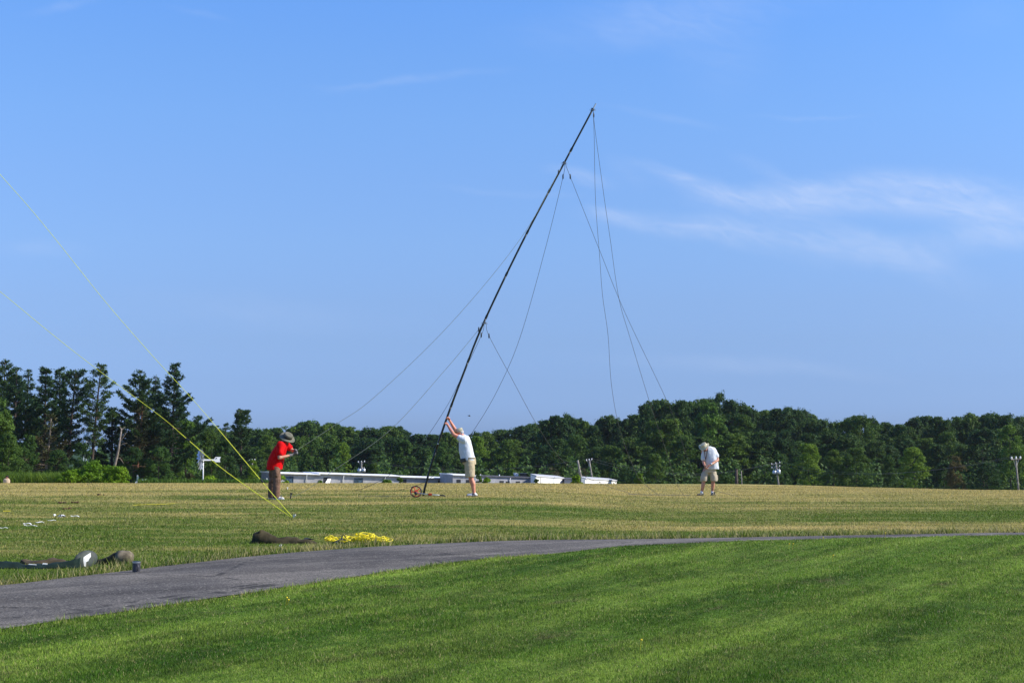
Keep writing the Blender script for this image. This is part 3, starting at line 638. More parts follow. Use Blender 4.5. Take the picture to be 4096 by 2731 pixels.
# low bushes close behind the crest
def bush(px, top, wpx, depth, mt, label, seed, leaf=.11, dens=1.0):
    b0 = GD(px, depth); hgt = P(px, top, depth).z - b0.z; wm = wpx / F * depth
    cm = crown_mesh('foliage', mt, seed, hgt, wm / 2, .0, int(190 * dens), 60, leaf, lump=.14, top=.9, irregular=.5, power=.7, boughs=30)
    t = thing('bush', label, 'bush', b0 - Vector((0, 0, .1)), None); link('foliage', cm, t); link('trunk', limb_mesh('trunk', seed, hgt * .8, .03, M_BARK, nl=5, start=.1, spread=.5), t); return t
BU = [(375, 1846, 170, 104, L_LIME, 'large lime green bush in front of the pines'), (470, 1866, 130, 102, L_LIME, 'lime green bush right of the largest lime bush'), (285, 1880, 110, 102, L_LIME, 'low lime green bush left of the largest lime bush'), (620, 1908, 70, 100, L_BRIGHT, 'small green bush right of the white sign'), (765, 1890, 50, 104, L_BROWN, 'rusty brown shrub at the foot of the windmill'), (845, 1902, 90, 98, L_LIME, 'low green bush right of the windmill post'), (950, 1910, 60, 98, L_BRIGHT, 'low bush between the two bright guy lines'),
      (1130, 1900, 66, 128, L_LIME, 'green bush covering the left window of the grey building'), (1283, 1916, 36, 125, L_BRIGHT, 'small weedy bush left of the broken window'), (1545, 1915, 70, 128, L_BRIGHT, 'pale weeds against the grey building left of the mast'), (1600, 1908, 42, 130, L_MID, 'dark green bush beside a dark window left of the mast'), (1915, 1880, 40, 130, L_MID, 'dark bush just behind the knees of the man at the mast'), (1945, 1908, 56, 126, L_LIME, 'bright weeds right of the bare knee of the man at the mast'), (2145, 1912, 30, 128, L_MID, 'small bush against the corner of the left white shed'), (2305, 1895, 52, 128, L_LIME, 'bright green bush at the foot of the bare leaning pole'), (2555, 1890, 50, 130, L_BRIGHT, 'bright bush right of the white sheds'), (680, 1915, 60, 100, L_MID, 'scrubby weeds left of the windmill')]
for i, (px, top, wd, dp, mt, lab) in enumerate(BU): bush(px, top, wd, dp, mt, lab, 200 + i, dens=1.6 if wd > 100 else 1)
# corn
def tallgrass(name, px0, px1, d0, d1, h, n, mt, label, cat):
    rs = np.random.default_rng(int(abs(px0) + 7)); px = px0 + (px1 - px0) * rs.random(n); dp = d0 + (d1 - d0) * rs.random(n); x = (px - CX) / F * dp; z = height(x, dp)
    hh = h * (.7 + .4 * rs.random(n)); a = rs.random(n) * 6.28; l = rs.random(n) * .5 * hh; la = rs.random(n) * 6.28; wv = .05
    z0 = z + hh * rs.random(n) * .6
    A = np.stack([x - np.cos(a) * wv, dp - np.sin(a) * wv, z0], -1); B = np.stack([x + np.cos(a) * wv, dp + np.sin(a) * wv, z0], -1); T = np.stack([x + np.cos(la) * l, dp + np.sin(la) * l, z + hh], -1)
    return tag(link(name, mesh_np(name, np.stack([A, B, T], 1).reshape(-1, 3), np.arange(3 * n).reshape(-1, 3), mt)), label, cat, kind='stuff')
tallgrass('corn', -260, 345, 112, 150, 1.75, 60000, L_MID, 'tall dark green corn growing beyond the crest of the field', 'corn')
tallgrass('weeds', 560, 1110, 80, 96, .5, 14000, L_MID, 'rank green weeds along the crest of the field', 'weeds')
# ================================================================ BUILDINGS
M_BRICK = None
def brick_mat(name, c1, c2, mortar):
    m, t = newmat(name); tc = t.node('ShaderNodeTexCoord').outputs['Object']
    mp = t.mapping(tc, rot=(R(90), 0, 0)); bt = t.node('ShaderNodeTexBrick', i={'Scale': 2.6, 'Mortar Size': .02, 'Color1': (*c1, 1), 'Color2': (*c2, 1), 'Mortar': (*mortar, 1), 'Bias': -.4})
    t.l.new(mp, bt.inputs['Vector'])
    n = t.noise(tc, .8, 4, .65); c = t.mix(1.0, bt.outputs['Color'], t.mix(t.rng(n, .3, .7), (.8, .8, .8), (1.15, 1.15, 1.15)), 'MULTIPLY')
    n2 = t.noise(t.mapping(tc, sc=(2, 1, 9)), 1.2, 2, .5); c = t.mix(t.math('MULTIPLY', t.rng(n2, .66, .70), .8), c, (.08, .08, .09))
    b = t.node('ShaderNodeBsdfPrincipled', i={'Base Color': c, 'Roughness': .9}); finish(t, b.outputs[0]); return m
M_GREYB = brick_mat('painted_brick', (.36, .36, .38), (.42, .42, .44), (.30, .30, .32)); M_WHITEB = mat('white_block', (.82, .81, .76), .8, .06, .8)
M_ROOFW = mat('white_roof', (.86, .86, .86), .6, .06, 1.0); M_ROOFD = mat('dark_roof', (.10, .10, .11), .8, .2, 2); M_WOOD = mat('weathered_pole', (.27, .245, .21), .9, .25, 4)
M_WINB = mat('blue_shutter', (.035, .075, .12), .5, .3, 3); M_HOLE = mat('dark_opening', (.012, .014, .018), .6, .1); M_PANEL = mat('white_panel', (.80, .80, .80), .6, .05); M_TRIM = mat('trim', (.5, .5, .5), .6, .1)
M_GALV = mat('galvanised', (.60, .62, .64), .4, .1, 6, metal=.6); M_WHITE = mat('white_paint', (.82, .82, .80), .5, .05); M_BLACK = mat('black_plastic', (.015, .015, .016), .4, .2); M_STEEL = mat('steel', (.55, .56, .58), .3, .1, metal=.9)

def wall_run(name, label, cat, px0, top0, d0, px1, top1, d1, wm, roofm, roof_t, over, windows=(), spouts=(), steps=None, deep=7, mat_end=None):
    """a long low block whose long side faces the field; tops are where the eaves show"""
    A = P(px0, top0, d0); B = P(px1, top1, d1); base = min(H(A.x, A.y), H(B.x, B.y)) - .4
    t = thing(name, label, cat, (A.x, A.y, base))
    ux = Vector((B.x - A.x, B.y - A.y, 0)); L = ux.length; ux.normalize(); uy = Vector((-ux.y, ux.x, 0))
    o = Vector((A.x, A.y, 0))
    def pt(s, dd, z): return o + ux * s + uy * dd + Vector((0, 0, z))
    cuts = steps or [(0, 1, 0)]
    for (s0, s1, lift) in cuts:
        za = A.z + (B.z - A.z) * s0 + lift; zb = A.z + (B.z - A.z) * s1 + lift; a, b_ = s0 * L, s1 * L
        m = MB(); V = [pt(a, 0, base), pt(b_, 0, base), pt(b_, deep, base), pt(a, deep, base), pt(a, 0, za), pt(b_, 0, zb), pt(b_, deep, zb), pt(a, deep, za)]
        m.add(V, [(0, 1, 5, 4), (1, 2, 6, 5), (2, 3, 7, 6), (3, 0, 4, 7), (0, 3, 2, 1), (4, 5, 6, 7)]); m.build('wall', wm, t, t.location)
        m = MB(); V = []
        for (s, z) in ((a - over * .2, za), (b_ + over * .2, zb)):
            V += [pt(s, -over, z + .004), pt(s, deep + over, z + .004), pt(s, -over, z + roof_t), pt(s, deep / 2, z + roof_t + .06), pt(s, deep + over, z + roof_t)]
        m.add(V, [(0, 2, 7, 5), (2, 3, 8, 7), (3, 4, 9, 8), (4, 1, 6, 9), (1, 0, 5, 6), (0, 1, 4, 3, 2), (5, 7, 8, 9, 6)]); m.build('roof', roofm, t, t.location)
    def at(px):   # distance along the wall for that direction
        d = ray(px, 1900); k = d.x / d.y; return (k * o.y - o.x) / (ux.x - k * ux.y)
    for (wx0, wx1, wtop, wbot, kind) in windows:
        s0, s1 = at(wx0), at(wx1); q = pt((s0 + s1) / 2, 0, 0); zt = P((wx0 + wx1) / 2, wtop, q.y).z; zb = P((wx0 + wx1) / 2, wbot, q.y).z
        m = MB(); m.add([pt(s0, -.02, zb), pt(s1, -.02, zb), pt(s1, -.02, zt), pt(s0, -.02, zt), pt(s0, .15, zb), pt(s1, .15, zb), pt(s1, .15, zt), pt(s0, .15, zt)], [(0, 1, 2, 3), (4, 7, 6, 5), (0, 3, 7, 4), (1, 5, 6, 2), (3, 2, 6, 7), (0, 4, 5, 1)])
        wo_ = m.build('window', M_WINB if kind == 'blue' else M_HOLE, t, t.location)
        if kind != 'plain':
            fr = MB(); w2 = .05
            for s in (s0, s1, (s0 + s1) / 2): fr.add([pt(s - w2, -.06, zb), pt(s + w2, -.06, zb), pt(s + w2, -.06, zt), pt(s - w2, -.06, zt), pt(s - w2, -.021, zb), pt(s + w2, -.021, zb), pt(s + w2, -.021, zt), pt(s - w2, -.021, zt)], [(0, 1, 2, 3), (4, 7, 6, 5), (0, 3, 7, 4), (1, 5, 6, 2), (3, 2, 6, 7), (0, 4, 5, 1)])
            if kind == 'blue': fr.build('frame', M_WINB, wo_, t.location)
        if kind == 'broken':
            m = MB(); sa = s0 + (s1 - s0) * .35; h = zt - zb
            m.add([pt(sa - .35, -.5, zb), pt(s1 - .25, -.45, zb), pt(s1, -.1, zb + h * .8), pt(sa + .25, -.1, zb + h * .8), pt(sa - .35, -.44, zb), pt(s1 - .25, -.39, zb), pt(s1, -.05, zb + h * .8), pt(sa + .25, -.05, zb + h * .8)], [(0, 1, 2, 3), (4, 7, 6, 5), (0, 3, 7, 4), (1, 5, 6, 2), (3, 2, 6, 7), (0, 4, 5, 1)])
            tag(m.build('shutter', M_PANEL, wo_, t.location), 'white panel hanging askew out of the broken window')
    for sx in spouts:
        s = at(sx); zt = A.z + (B.z - A.z) * s / L; m = MB(); m.tube([pt(s, -over * .8, zt - .02), pt(s, -.14, zt - .35), pt(s, -.14, base + .3)], .06, 6); m.build('downspout', M_PANEL, t, t.location, smooth=True)
    return t
wall_run('long_building', 'long low grey painted building with a thick white roof edge, behind the man in red', 'building', 1098, 1893, 196, 1812, 1915, 207, M_GREYB, M_ROOFW, .12, .45,
         [(1143, 1172, 1904, 1935, 'blue'), (1293, 1323, 1908, 1935, 'broken'), (1418, 1450, 1911, 1935, 'blue'), (1610, 1626, 1916, 1935, 'plain'), (1752, 1786, 1920, 1932, 'plain'), (1826, 1843, 1917, 1930, 'plain')][:5], (1225, 1372, 1538, 1705),
         [(0, .238, .0), (.238, .410, .13), (.410, .69, .12), (.69, 1, .02)])
wall_run('grey_annexe', 'short grey block with a thin white roof edge between mast and the man holding it', 'building', 1811, 1900, 199, 1902, 1904, 200, M_GREYB, M_ROOFW, .12, .2, [(1826, 1843, 1917, 1930, 'plain'), (1864, 1890, 1918, 1930, 'plain')])
wall_run('dark_roofed_building', 'low grey building with a dark flat roof, right of the man at the mast', 'building', 1900, 1905, 206, 2146, 1913, 211, M_GREYB, M_ROOFD, .14, .2, [(1998, 2015, 1922, 1931, 'plain'), (2023, 2038, 1924, 1931, 'plain'), (2063, 2080, 1924, 1930, 'plain')], (2039,))
# lit white blocks turned towards the sun
def turned(name, label, px0, top0, d0, px1, top1, d1, marks=False):
    A = P(px0, top0, d0); B = P(px1, top1, d1); base = min(H(A.x, A.y), H(B.x, B.y)) - .5; t = thing(name, label, 'shed', (A.x, A.y, base))
    back = Vector((-.6, 9, 0)); m = MB(); a0 = Vector((A.x, A.y, base)); b0 = Vector((B.x, B.y, base))
    V = [a0, b0, b0 + back, a0 + back, A, B, B + back, A + back]; m.add(V, [(0, 1, 5, 4), (1, 2, 6, 5), (2, 3, 7, 6), (3, 0, 4, 7), (0, 3, 2, 1), (4, 5, 6, 7)]); m.build('wall', M_WHITEB, t, t.location)
    u = (B - A).normalized(); nrm = Vector((u.y, -u.x, 0)) * .12; z = Vector((0, 0, 1)); m = MB(); q = [A - u * .1 + nrm, B + u * .1 + nrm, B + u * .1 + back, A - u * .1 + back]
    m.add([p + z * .005 for p in q] + [p + z * .17 for p in q], [(0, 1, 5, 4), (1, 2, 6, 5), (2, 3, 7, 6), (3, 0, 4, 7), (0, 3, 2, 1), (4, 5, 6, 7)]); m.build('roof', M_TRIM, t, t.location)
    if marks:
        m = MB(); rs = random.Random(2)
        for k in range(16):
            f = rs.random(); p = A.lerp(B, f) - z * rs.uniform(.05, .55) + nrm * .12; l = rs.uniform(.15, .7); m.box(p, (l, .02, rs.uniform(.05, .14)), Matrix.Rotation(math.atan2(u.y, u.x), 3, 'Z'))
        m.build('peeling_patch', M_ROOFD, t, t.location)
    else:
        p = A.lerp(B, .16) - z * .5 + nrm * .2; MB().box(p, (.12, .1, .8)).build('vent', M_ROOFD, t, t.location)
    return t
turned('white_shed', 'low windowless white shed with a clean sunlit wall', 2143, 1906, 199, 2254, 1914, 214)
turned('white_shed', 'low white shed with dark peeling patches along its wall top', 2341, 1916, 203, 2466, 1924, 219, True)
wall_run('grey_lean_to', 'small grey lean-to wall between the two white sheds', 'building', 2258, 1917, 212, 2292, 1918, 212, M_GREYB, M_ROOFD, .1, .15, deep=6)
# rooftop and yard bits
def at_roof(px, py, d): return P(px, py, d)
def vent(label, px, ptop, pbot, d, wd, kind):
    a = P(px, pbot + 6, d); b_ = P(px, ptop, d); t = thing('roof_vent', label, 'vent', a); m = MB()
    if kind == 'cyl': m.tube([a, b_], wd, 10); mt = M_GALV
    elif kind == 'box': m.box((a + b_) / 2, (wd * 2, wd * 2, (b_ - a).length)); mt = M_BLACK
    else: m.tube([a, b_ - Vector((0, 0, .3))], wd * .3, 8); m.ell(b_ - Vector((0, 0, .15)), (wd, wd, .22)); mt = M_WHITE
    m.build('duct', mt, t, a, smooth=kind != 'box'); MB().tube([b_, b_ + Vector((0, 0, .06))], wd * 1.2, 10).build('cap', M_GALV if kind != 'box' else M_BLACK, t, a)
vent('white cowl on the dark roof, left of the round duct', 2061, 1892, 1905, 214, .26, 'cowl'); vent('round galvanised duct on the dark roof', 2069, 1895, 1905, 214, .24, 'cyl'); vent('black box unit at the right on the dark roof', 2093, 1893, 1905, 214, .5, 'box')
vent('thin white pipe on the dark roof above the bright weeds', 1997, 1898, 1906, 214, .09, 'cyl'); vent('small white stub pipe at the left end of the dark roof', 1922, 1895, 1906, 214, .08, 'cyl')

# ================================================================ POLES AND WIRES
def upole(label, base, top, d, arms, cans=(), name='utility_pole', r=.14, mt=None):
    a = P(base[0], base[1], d); b_ = P(top[0], top[1], d); g = Vector((a.x + (a.x - b_.x) * .2, d, H(a.x, d) - .3)); t = thing(name, label, 'pole', (g.x, g.y, g.z + .3))
    L = [g, a, b_]; MB().tube(L, [r * 1.15, r, r * .75], 8).build('pole', mt or M_WOOD, t, t.location, smooth=True)
    ends = []
    for (x0, y0, x1, y1) in arms:
        p, q = P(x0, y0, d), P(x1, y1, d); q.y += .0; m = MB().tube([p, q], .075, 4); m.build('crossarm', M_WOOD, t, t.location)
        for f in (.04, .5, .96):
            e = p.lerp(q, f); MB().tube([e, e + Vector((0, 0, .14)), e + Vector((0, 0, .28))], [.05, .09, .05], 6).build('insulator', M_WHITE, t, t.location)
        ends.append((p, q))
        if len(ends) == 1:
            c = p.lerp(q, .5)
            for s in (.22, .78): e = p.lerp(q, s); MB().tube([e, c - Vector((0, 0, .9))], .025, 4).build('brace', M_GALV, t, t.location)
    for (px, y0, y1) in cans:
        p, q = P(px, y1, d), P(px, y0, d); c = MB().tube([p, p + Vector((0, 0, .06)), q - Vector((0, 0, .08)), q], [.30, .34, .34, .26], 12).build('transformer', M_GALV, t, t.location, smooth=True)
        for s in (-.12, .12): MB().tube([q + Vector((s, 0, 0)), q + Vector((s, 0, .25))], [.05, .035], 6).build('bushing', M_WHITE, c, t.location)
    return t, ends
_, e1 = upole('utility pole with two white transformers rising behind the grey building', (1446, 1893), (1446, 1846), 232, [(1432, 1850, 1459, 1848)], [(1438, 1875, 1888), (1454, 1874, 1887)])
_, e2 = upole('pale leaning utility pole with one crossarm behind the right white shed', (2369, 1915), (2357, 1841), 225, [(2345, 1843, 2368, 1839)])
_, e3 = upole('leaning utility pole with two crossarms and two grey transformers', (3114, 1934), (3103, 1852), 232, [(3085, 1858, 3120, 1852), (3086, 1872, 3120, 1866)], [(3098, 1882, 1895), (3114, 1878, 1895)])
_, e4 = upole('T-shaped wooden utility pole at the right border', (4074, 1958), (4063, 1835), 140, [(4045, 1837, 4083, 1835)], r=.1)
_, e5 = upole('small utility pole top peeping over the bushy tree behind the man in red', (1009, 1880), (1009, 1838), 236, [(997, 1842, 1020, 1841)])
upole('bare weathered leaning pole without crossarm between the white sheds', (2322, 1900), (2311, 1840), 208, [], r=.17)
upole('short pale post at the wood edge between lanyard man and transformer pole', (2967, 1930), (2965, 1882), 200, [], name='wooden_post', r=.08)
upole('thick grey stump of a trunk at the wood edge right of the lanyard man', (2946, 1930), (2946, 1876), 204, [], name='tree_stump', r=.24, mt=M_BARK)
M_WIRE = mat('wire', (.10, .10, .11), .6, .1); M_WIREL = mat('wire_light', (.22, .22, .22), .5, .1)
def wire(label, a, b, sag, r=.010, name='power_line', mt=None, group=None):
    pts = [a.lerp(b, i / 24) - Vector((0, 0, sag * 4 * (i / 24) * (1 - i / 24))) for i in range(25)]
    return tag(MB().tube(pts, r, 4, False).build(name, mt or M_WIRE), label, 'wire', group)
up = Vector((0, 0, .28))
for k in (0, 1):
    wire('power line strung from the grey building pole to the pale leaning pole', e1[0][k] + up, e2[0][k] + up, 1.6, group='wires between the first two poles')
    wire('power line strung from the pale leaning pole to the transformer pole', e2[0][k] + up, e3[0][k] + up, 2.2, group='wires over the white sheds')
    wire('power line sagging from the transformer pole to the T-shaped pole', e3[0][k] + up, e4[0][k] + up, 1.8, group='wires towards the T-shaped pole')
wire('slanting stay wire anchoring the transformer pole to the ground', e3[0][0].lerp(e3[0][1], .5) - Vector((0, 0, 3.5)), GD(3062, 232) + Vector((0, 0, 1.8)), .1, name='stay_wire')

# ================================================================ WINDMILL, SIGNS, POST, TOWER
d = 96; hub = P(810, 1838, d); base = GD(817, d); t = thing('windmill', 'small white ornamental farm windmill with an arrow vane on a thin post', 'windmill', base)
top = P(813, 1840, d); MB().tube([base, top], [.045, .035], 8).build('post', M_WHITE, t, base, smooth=True)
tail = P(858, 1838, d); MB().box((top + tail) / 2, ((tail - top).length, .04, .10)).build('tail_boom', M_WHITE, t, base)
p0, p1 = P(857, 1827, d), P(882, 1848, d); xm = (p0.x + p1.x) / 2
vane = [(p0.x, p1.z + .07), (p0.x + .06, p1.z), (p1.x - .03, p1.z), (p1.x - .07, (p0.z + p1.z) / 2), (p1.x, p0.z), (p0.x + .08, p0.z), (p0.x, p0.z - .09)]
vo = MB().prism(vane, d - .015, d + .015).build('vane', M_WHITE, t, base); MB().box((p0.x + .13, d - .03, p0.z - .09), (.06, .02, .07)).build('marking', M_BLACK, vo, base)
rotc = hub + Vector((-.12, 0, 0)); rt = MB().tube([hub + Vector((-.2, 0, 0)), hub + Vector((.08, 0, 0))], .06, 10).build('hub', M_GALV, t, base, smooth=True)
M_BLADE = mat('windmill_blade', (.55, .58, .64), .4, .3, 3, metal=.3)
AX = Vector((-.97, -.22, .0)).normalized(); e_u = Vector((0, 0, 1)); e_v = AX.cross(e_u).normalized()
for k in range(14):
    a = 6.283 * k / 14; rd = e_u * math.cos(a) + e_v * math.sin(a); tg_ = AX.cross(rd); m = MB(); w0, w1 = .05, .13; tw = tg_ * .75 + AX * .6
    A_, B_ = rotc + rd * .18, rotc + rd * .66; V = [A_ - tw * w0, A_ + tw * w0, B_ + tw * w1, B_ - tw * w1]; V += [v + AX * .012 for v in V]
    m.add(V, [(0, 1, 2, 3), (4, 7, 6, 5), (0, 4, 5, 1), (1, 5, 6, 2), (2, 6, 7, 3), (3, 7, 4, 0)]); m.tube([rotc, rotc + rd * .72], .009, 4); m.build('blade', M_BLADE, t, base)
def ring(m, c, r, thick, nrm, n=32, k=6):
    nrm = Vector(nrm).normalized(); u = nrm.orthogonal().normalized(); v = nrm.cross(u); V = []; Fc = []
    for i in range(n):
        a = 6.2832 * i / n; q = u * math.cos(a) + v * math.sin(a)
        for j in range(k): bb = 6.2832 * j / k; V.append(Vector(c) + q * (r + thick * math.cos(bb)) + nrm * thick * math.sin(bb))
    for i in range(n):
        for j in range(k): Fc.append((i * k + j, ((i + 1) % n) * k + j, ((i + 1) % n) * k + (j + 1) % k, i * k + (j + 1) % k))
    return m.add(V, Fc)
m = MB(); ring(m, rotc, .5, .012, AX); m.build('rim', M_GALV, t, base)
t.rotation_euler = (0, 0, R(18))
# signs
M_GREEN = mat('sign_green', (.02, .16, .10), .5, .05)
d = 92; base = GD(550, d); t = thing('sign', 'small green upright sign on a post beside a round white marker', 'sign', base)
c = P(551, 1913, d); MB().tube([base, P(550, 1903, d)], .02, 6).build('post', M_GALV, t, base)
pl = MB().box(c + Vector((0, -.03, 0)), (.17, .02, .27)).build('panel', M_GREEN, t, base)
m = MB()
for k in range(4): m.box(c + Vector((random.uniform(-.01, .01), -.045, .09 - .055 * k)), (.10, .008, .018))
m.build('lettering', M_WHITE, pl, base); MB().ell(P(550, 1905, d) + Vector((0, -.03, .04)), (.05, .02, .05)).build('cap_badge', M_GALV, t, base, smooth=True)
c = P(547, 1931, d - 1); base = GD(547, d - 1); t = thing('round_marker', 'round white marker disc just under the green sign', 'marker', base); m = MB(); m.tube([c + Vector((0, -.02, 0)), c + Vector((0, .02, 0))], .11, 20); m.build('disc', M_WHITE, t, base); MB().tube([c + Vector((0, -.03, 0)), c + Vector((0, -.021, 0))], .045, 12).build('centre', M_GALV, t, base); MB().tube([base, c], .015, 5).build('post', M_GALV, t, base)
base = GD(575, d); c = P(575, 1926, d); t = thing('sign', 'small white sign with a dark leaf shaped emblem on two posts', 'sign', base)
pl = MB().box(c, (.24, .025, .29)).build('panel', M_WHITE, t, base)
m = MB(); lp = [(0, -.10), (.02, -.02), (.08, .0), (.10, .05), (.04, .07), (.0, .055), (-.05, .07), (-.09, .04), (-.06, .0), (-.02, -.02)]; m.prism([(c.x + x, c.z + .02 + z) for x, z in lp], c.y - .02, c.y - .014); m.build('emblem', M_BLACK, pl, base)
for s in (-.12, .12): MB().tube([Vector((base.x + s, base.y, base.z)), c + Vector((s, .03, .18))], .015, 6).build('post', M_GALV, t, base)
base = GD(1066, 92); c = P(1063, 1927, 92); t = thing('garden_ornament', 'small white garden ornament in the weeds left of the legs of the man in red', 'ornament', base)
m = MB(); m.tube([base, c - Vector((0, 0, .1))], .05, 8); m.ell(c + Vector((-.04, 0, -.08)), (.13, .09, .10)); m.tube([c + Vector((.03, 0, -.05)), c + Vector((.07, 0, .1)), c + Vector((.08, 0, .17))], [.05, .04, .03], 8); m.ell(c + Vector((.06, 0, .2)), (.05, .045, .05)); m.fuse('figure', M_WHITE, t, base, .02)
# faint lattice tower behind the pines
d = 300; t = thing('lattice_tower', 'grey steel tower with slanting chutes seen through the gap between the pines', 'tower', GD(357, d)); b0 = GD(357, d); tz = P(358, 1712, d).z
m = MB()
for s in ((-.9, 0), (.9, 0), (-.9, 1.8), (.9, 1.8)): m.tube([b0 + Vector((s[0], s[1], 0)), Vector((b0.x + s[0], b0.y + s[1], tz))], .09, 4)
k = b0.z
while k < tz - 2: m.tube([Vector((b0.x - .9, b0.y, k)), Vector((b0.x + .9, b0.y, k + 2))], .05, 4); m.tube([Vector((b0.x - .9, b0.y, k + 2)), Vector((b0.x + .9, b0.y, k + 2))], .05, 4); k += 2
m.build('frame', M_GALV, t, b0); MB().box((b0.x, b0.y + .9, tz - .4), (2.6, 2.4, .8)).build('head', M_GALV, t, b0)
for px, py in ((325, 1775), (340, 1790)): MB().tube([Vector((b0.x, b0.y, tz - .6)), P(px, py, d)], .22, 6).build('chute', M_GALV, t, b0)
# bird
c = P(1877, 1663, 60); t = thing('bird', 'tiny dark bird flying above the man at the mast', 'bird', c); MB().tube([c - Vector((.07, 0, -.02)), c, c + Vector((.06, 0, -.01))], [.008, .022, .006], 8).build('body', M_BLACK, t, c, smooth=True)
for s in (-1, 1): MB().add([c + Vector((-.02, 0, .01)), c + Vector((.03, 0, .01)), c + Vector((.02, .14 * s, .05)), c + Vector((-.02, 0, .0)), c + Vector((.03, 0, .0)), c + Vector((.02, .14 * s, .045))], [(0, 1, 2), (3, 5, 4), (0, 3, 4, 1), (1, 4, 5, 2), (2, 5, 3, 0)]).build('wing', M_BLACK, t, c)

# ================================================================ MAST AND GUYS
MD = 37.1
M_MAST = mat('mast_olive', (.022, .024, .018), .38, .2, 3, metal=.2); M_ALU = mat('aluminium', (.72, .72, .70), .3, .05, metal=.7)
mp = [(1693, 1974), (1722, 1868), (1752, 1774), (1800, 1636), (1859, 1480), (1935, 1290), (2090, 967), (2257, 652), (2372, 436)]
cm_ = crom([P(x, y, MD) for x, y in mp], 10); cm_ = [Vector(q) for q in cm_]
cm_[0].z = H(cm_[0].x, MD)
t = thing('mast', 'tall dark sectioned mast leaning to the right as it is raised', 'mast', cm_[0])
ln = [0]
for a, b_ in zip(cm_, cm_[1:]): ln.append(ln[-1] + (b_ - a).length)
def along(s):
    for i in range(len(ln) - 1):
        if s <= ln[i + 1]: return cm_[i].lerp(cm_[i + 1], (s - ln[i]) / (ln[i + 1] - ln[i]))
    return cm_[-1]
LT = ln[-1]; nsec = 9
for k in range(nsec):
    a, b_ = LT * k / nsec, LT * (k + 1) / nsec; m = MB(); m.tube([along(a + (b_ - a) * j / 6) for j in range(7)], .0285 - .0006 * k, 14); m.build('section', M_MAST, t, t.location, smooth=False)
    for p_ in t.children[-1:]: [setattr(f, 'use_smooth', len(f.vertices) == 4) for f in p_.data.polygons]
    if k: q = along(a); dq = (along(a + .1) - along(a)).normalized(); MB().tube([q - dq * .05, q + dq * .05], .0315, 14).build('coupling', M_MAST, t, t.location)
dq = (along(LT) - along(LT - .2)).normalized(); MB().tube([along(LT), along(LT) + dq * .16], .017, 10).build('tip', M_ALU, t, t.location)
q = P(1752, 1774, MD - .032); MB().box(q, (.025, .012, .03)).build('tag', M_WHITE, t, t.location)
COLL = {}
for nm, px, py in (('top', 2371, 438), ('upper', 2257, 652), ('lower', 1938, 1290)):
    c = P(px, py, MD); col_ = MB().tube([c - dq * .02, c + dq * .02], .045, 14).build('guy_collar', M_MAST, t, t.location)
    for s in ((-.075, 0), (.075, 0), (0, -.075)):
        m = MB(); ring(m, c + Vector((s[0] * .8, s[1] * .8, -.02)), .020, .005, (0, 1, 0), 14, 5); m.build('shackle', M_STEEL, col_, t.location)
    COLL[nm] = c
M_ROPE = mat('guy_rope', (.09, .09, .085), .8, .1); M_ROPEL = mat('guy_rope_pale', (.26, .28, .22), .8, .1)
def guy(label, pts, d0, d1, insul=None, r=.0055, mt=None, ground=False):
    n = len(pts); Ls = [0]
    for a, b_ in zip(pts, pts[1:]): Ls.append(Ls[-1] + math.hypot(b_[0] - a[0], b_[1] - a[1]))
    W3 = [P(p[0], p[1], d0 + (d1 - d0) * l / Ls[-1]) for p, l in zip(pts, Ls)]
    c = [Vector(q) for q in crom(W3, 8)]
    for q in c: q.z = max(q.z, H(q.x, q.y) + .006)
    t = thing('guy_rope', label, 'rope', c[-1]); MB().tube(c, r, 5, False).build('line', mt or M_ROPE, t, c[-1])
    if insul:
        q = P(insul[0], insul[1], d0 + (d1 - d0) * .05); MB().tube([q + Vector((0, 0, .07)), q + Vector((0, 0, .03)), q - Vector((0, 0, .03)), q - Vector((0, 0, .07))], [.008, .019, .020, .008], 10).build('insulator', M_BLACK, t, c[-1], smooth=True)
    return t
MAN1 = G(1108, 1996); MAN2 = Vector((P(1888, 1980, 36.95).x, 36.95, H(0, 36.95))); MAN3 = G(2832, 1981)
D1 = MAN1.y
guy('guy rope from the upper collar down to the gloved hands of the man in red', [(2252, 655), (2234, 690), (2080, 958), (1800, 1297), (1500, 1586), (1345, 1696), (1179, 1806)], MD, D1 - .02, (2234, 690), mt=M_ROPEL)
def gd(px, py): return G(px, py).y
guy('guy rope from the lower collar to the stake right of the man in red', [(1933, 1294), (1915, 1318), (1780, 1480), (1560, 1720), (1324, 1888), (1240, 1950), (1163, 1992)], MD, gd(1163, 1992), (1915, 1318), mt=M_ROPEL)
guy('guy rope running down close beside the mast and out over the grass', [(1937, 1296), (1925, 1342), (1850, 1500), (1790, 1620), (1704, 1752), (1640, 1830), (1592, 1869), (1546, 1907), (1458, 1951), (1408, 1962)], MD, gd(1408, 1962), (1925, 1340))
guy('guy rope from the upper collar passing between mast and its holder', [(2259, 656), (2252, 708), (2180, 1000), (2080, 1350), (1990, 1560), (1895, 1720), (1810, 1830), (1727, 1907), (1684, 1934), (1600, 1959), (1560, 1962)], MD, gd(1560, 1962), (2252, 707))
guy('inner rope of the two hanging from the very top of the mast', [(2373, 442), (2377, 560), (2382, 800), (2398, 1020), (2410, 1180), (2432, 1340), (2446, 1540), (2480, 1720), (2543, 1890), (2577, 1934), (2640, 1984)], MD, gd(2640, 1984), (2375, 462))
guy('outer rope of the two hanging from the very top of the mast', [(2373, 442), (2380, 520), (2418, 800), (2440, 950), (2475, 1190), (2520, 1350), (2600, 1612), (2660, 1790), (2705, 1925), (2735, 1984)], MD, gd(2735, 1984))
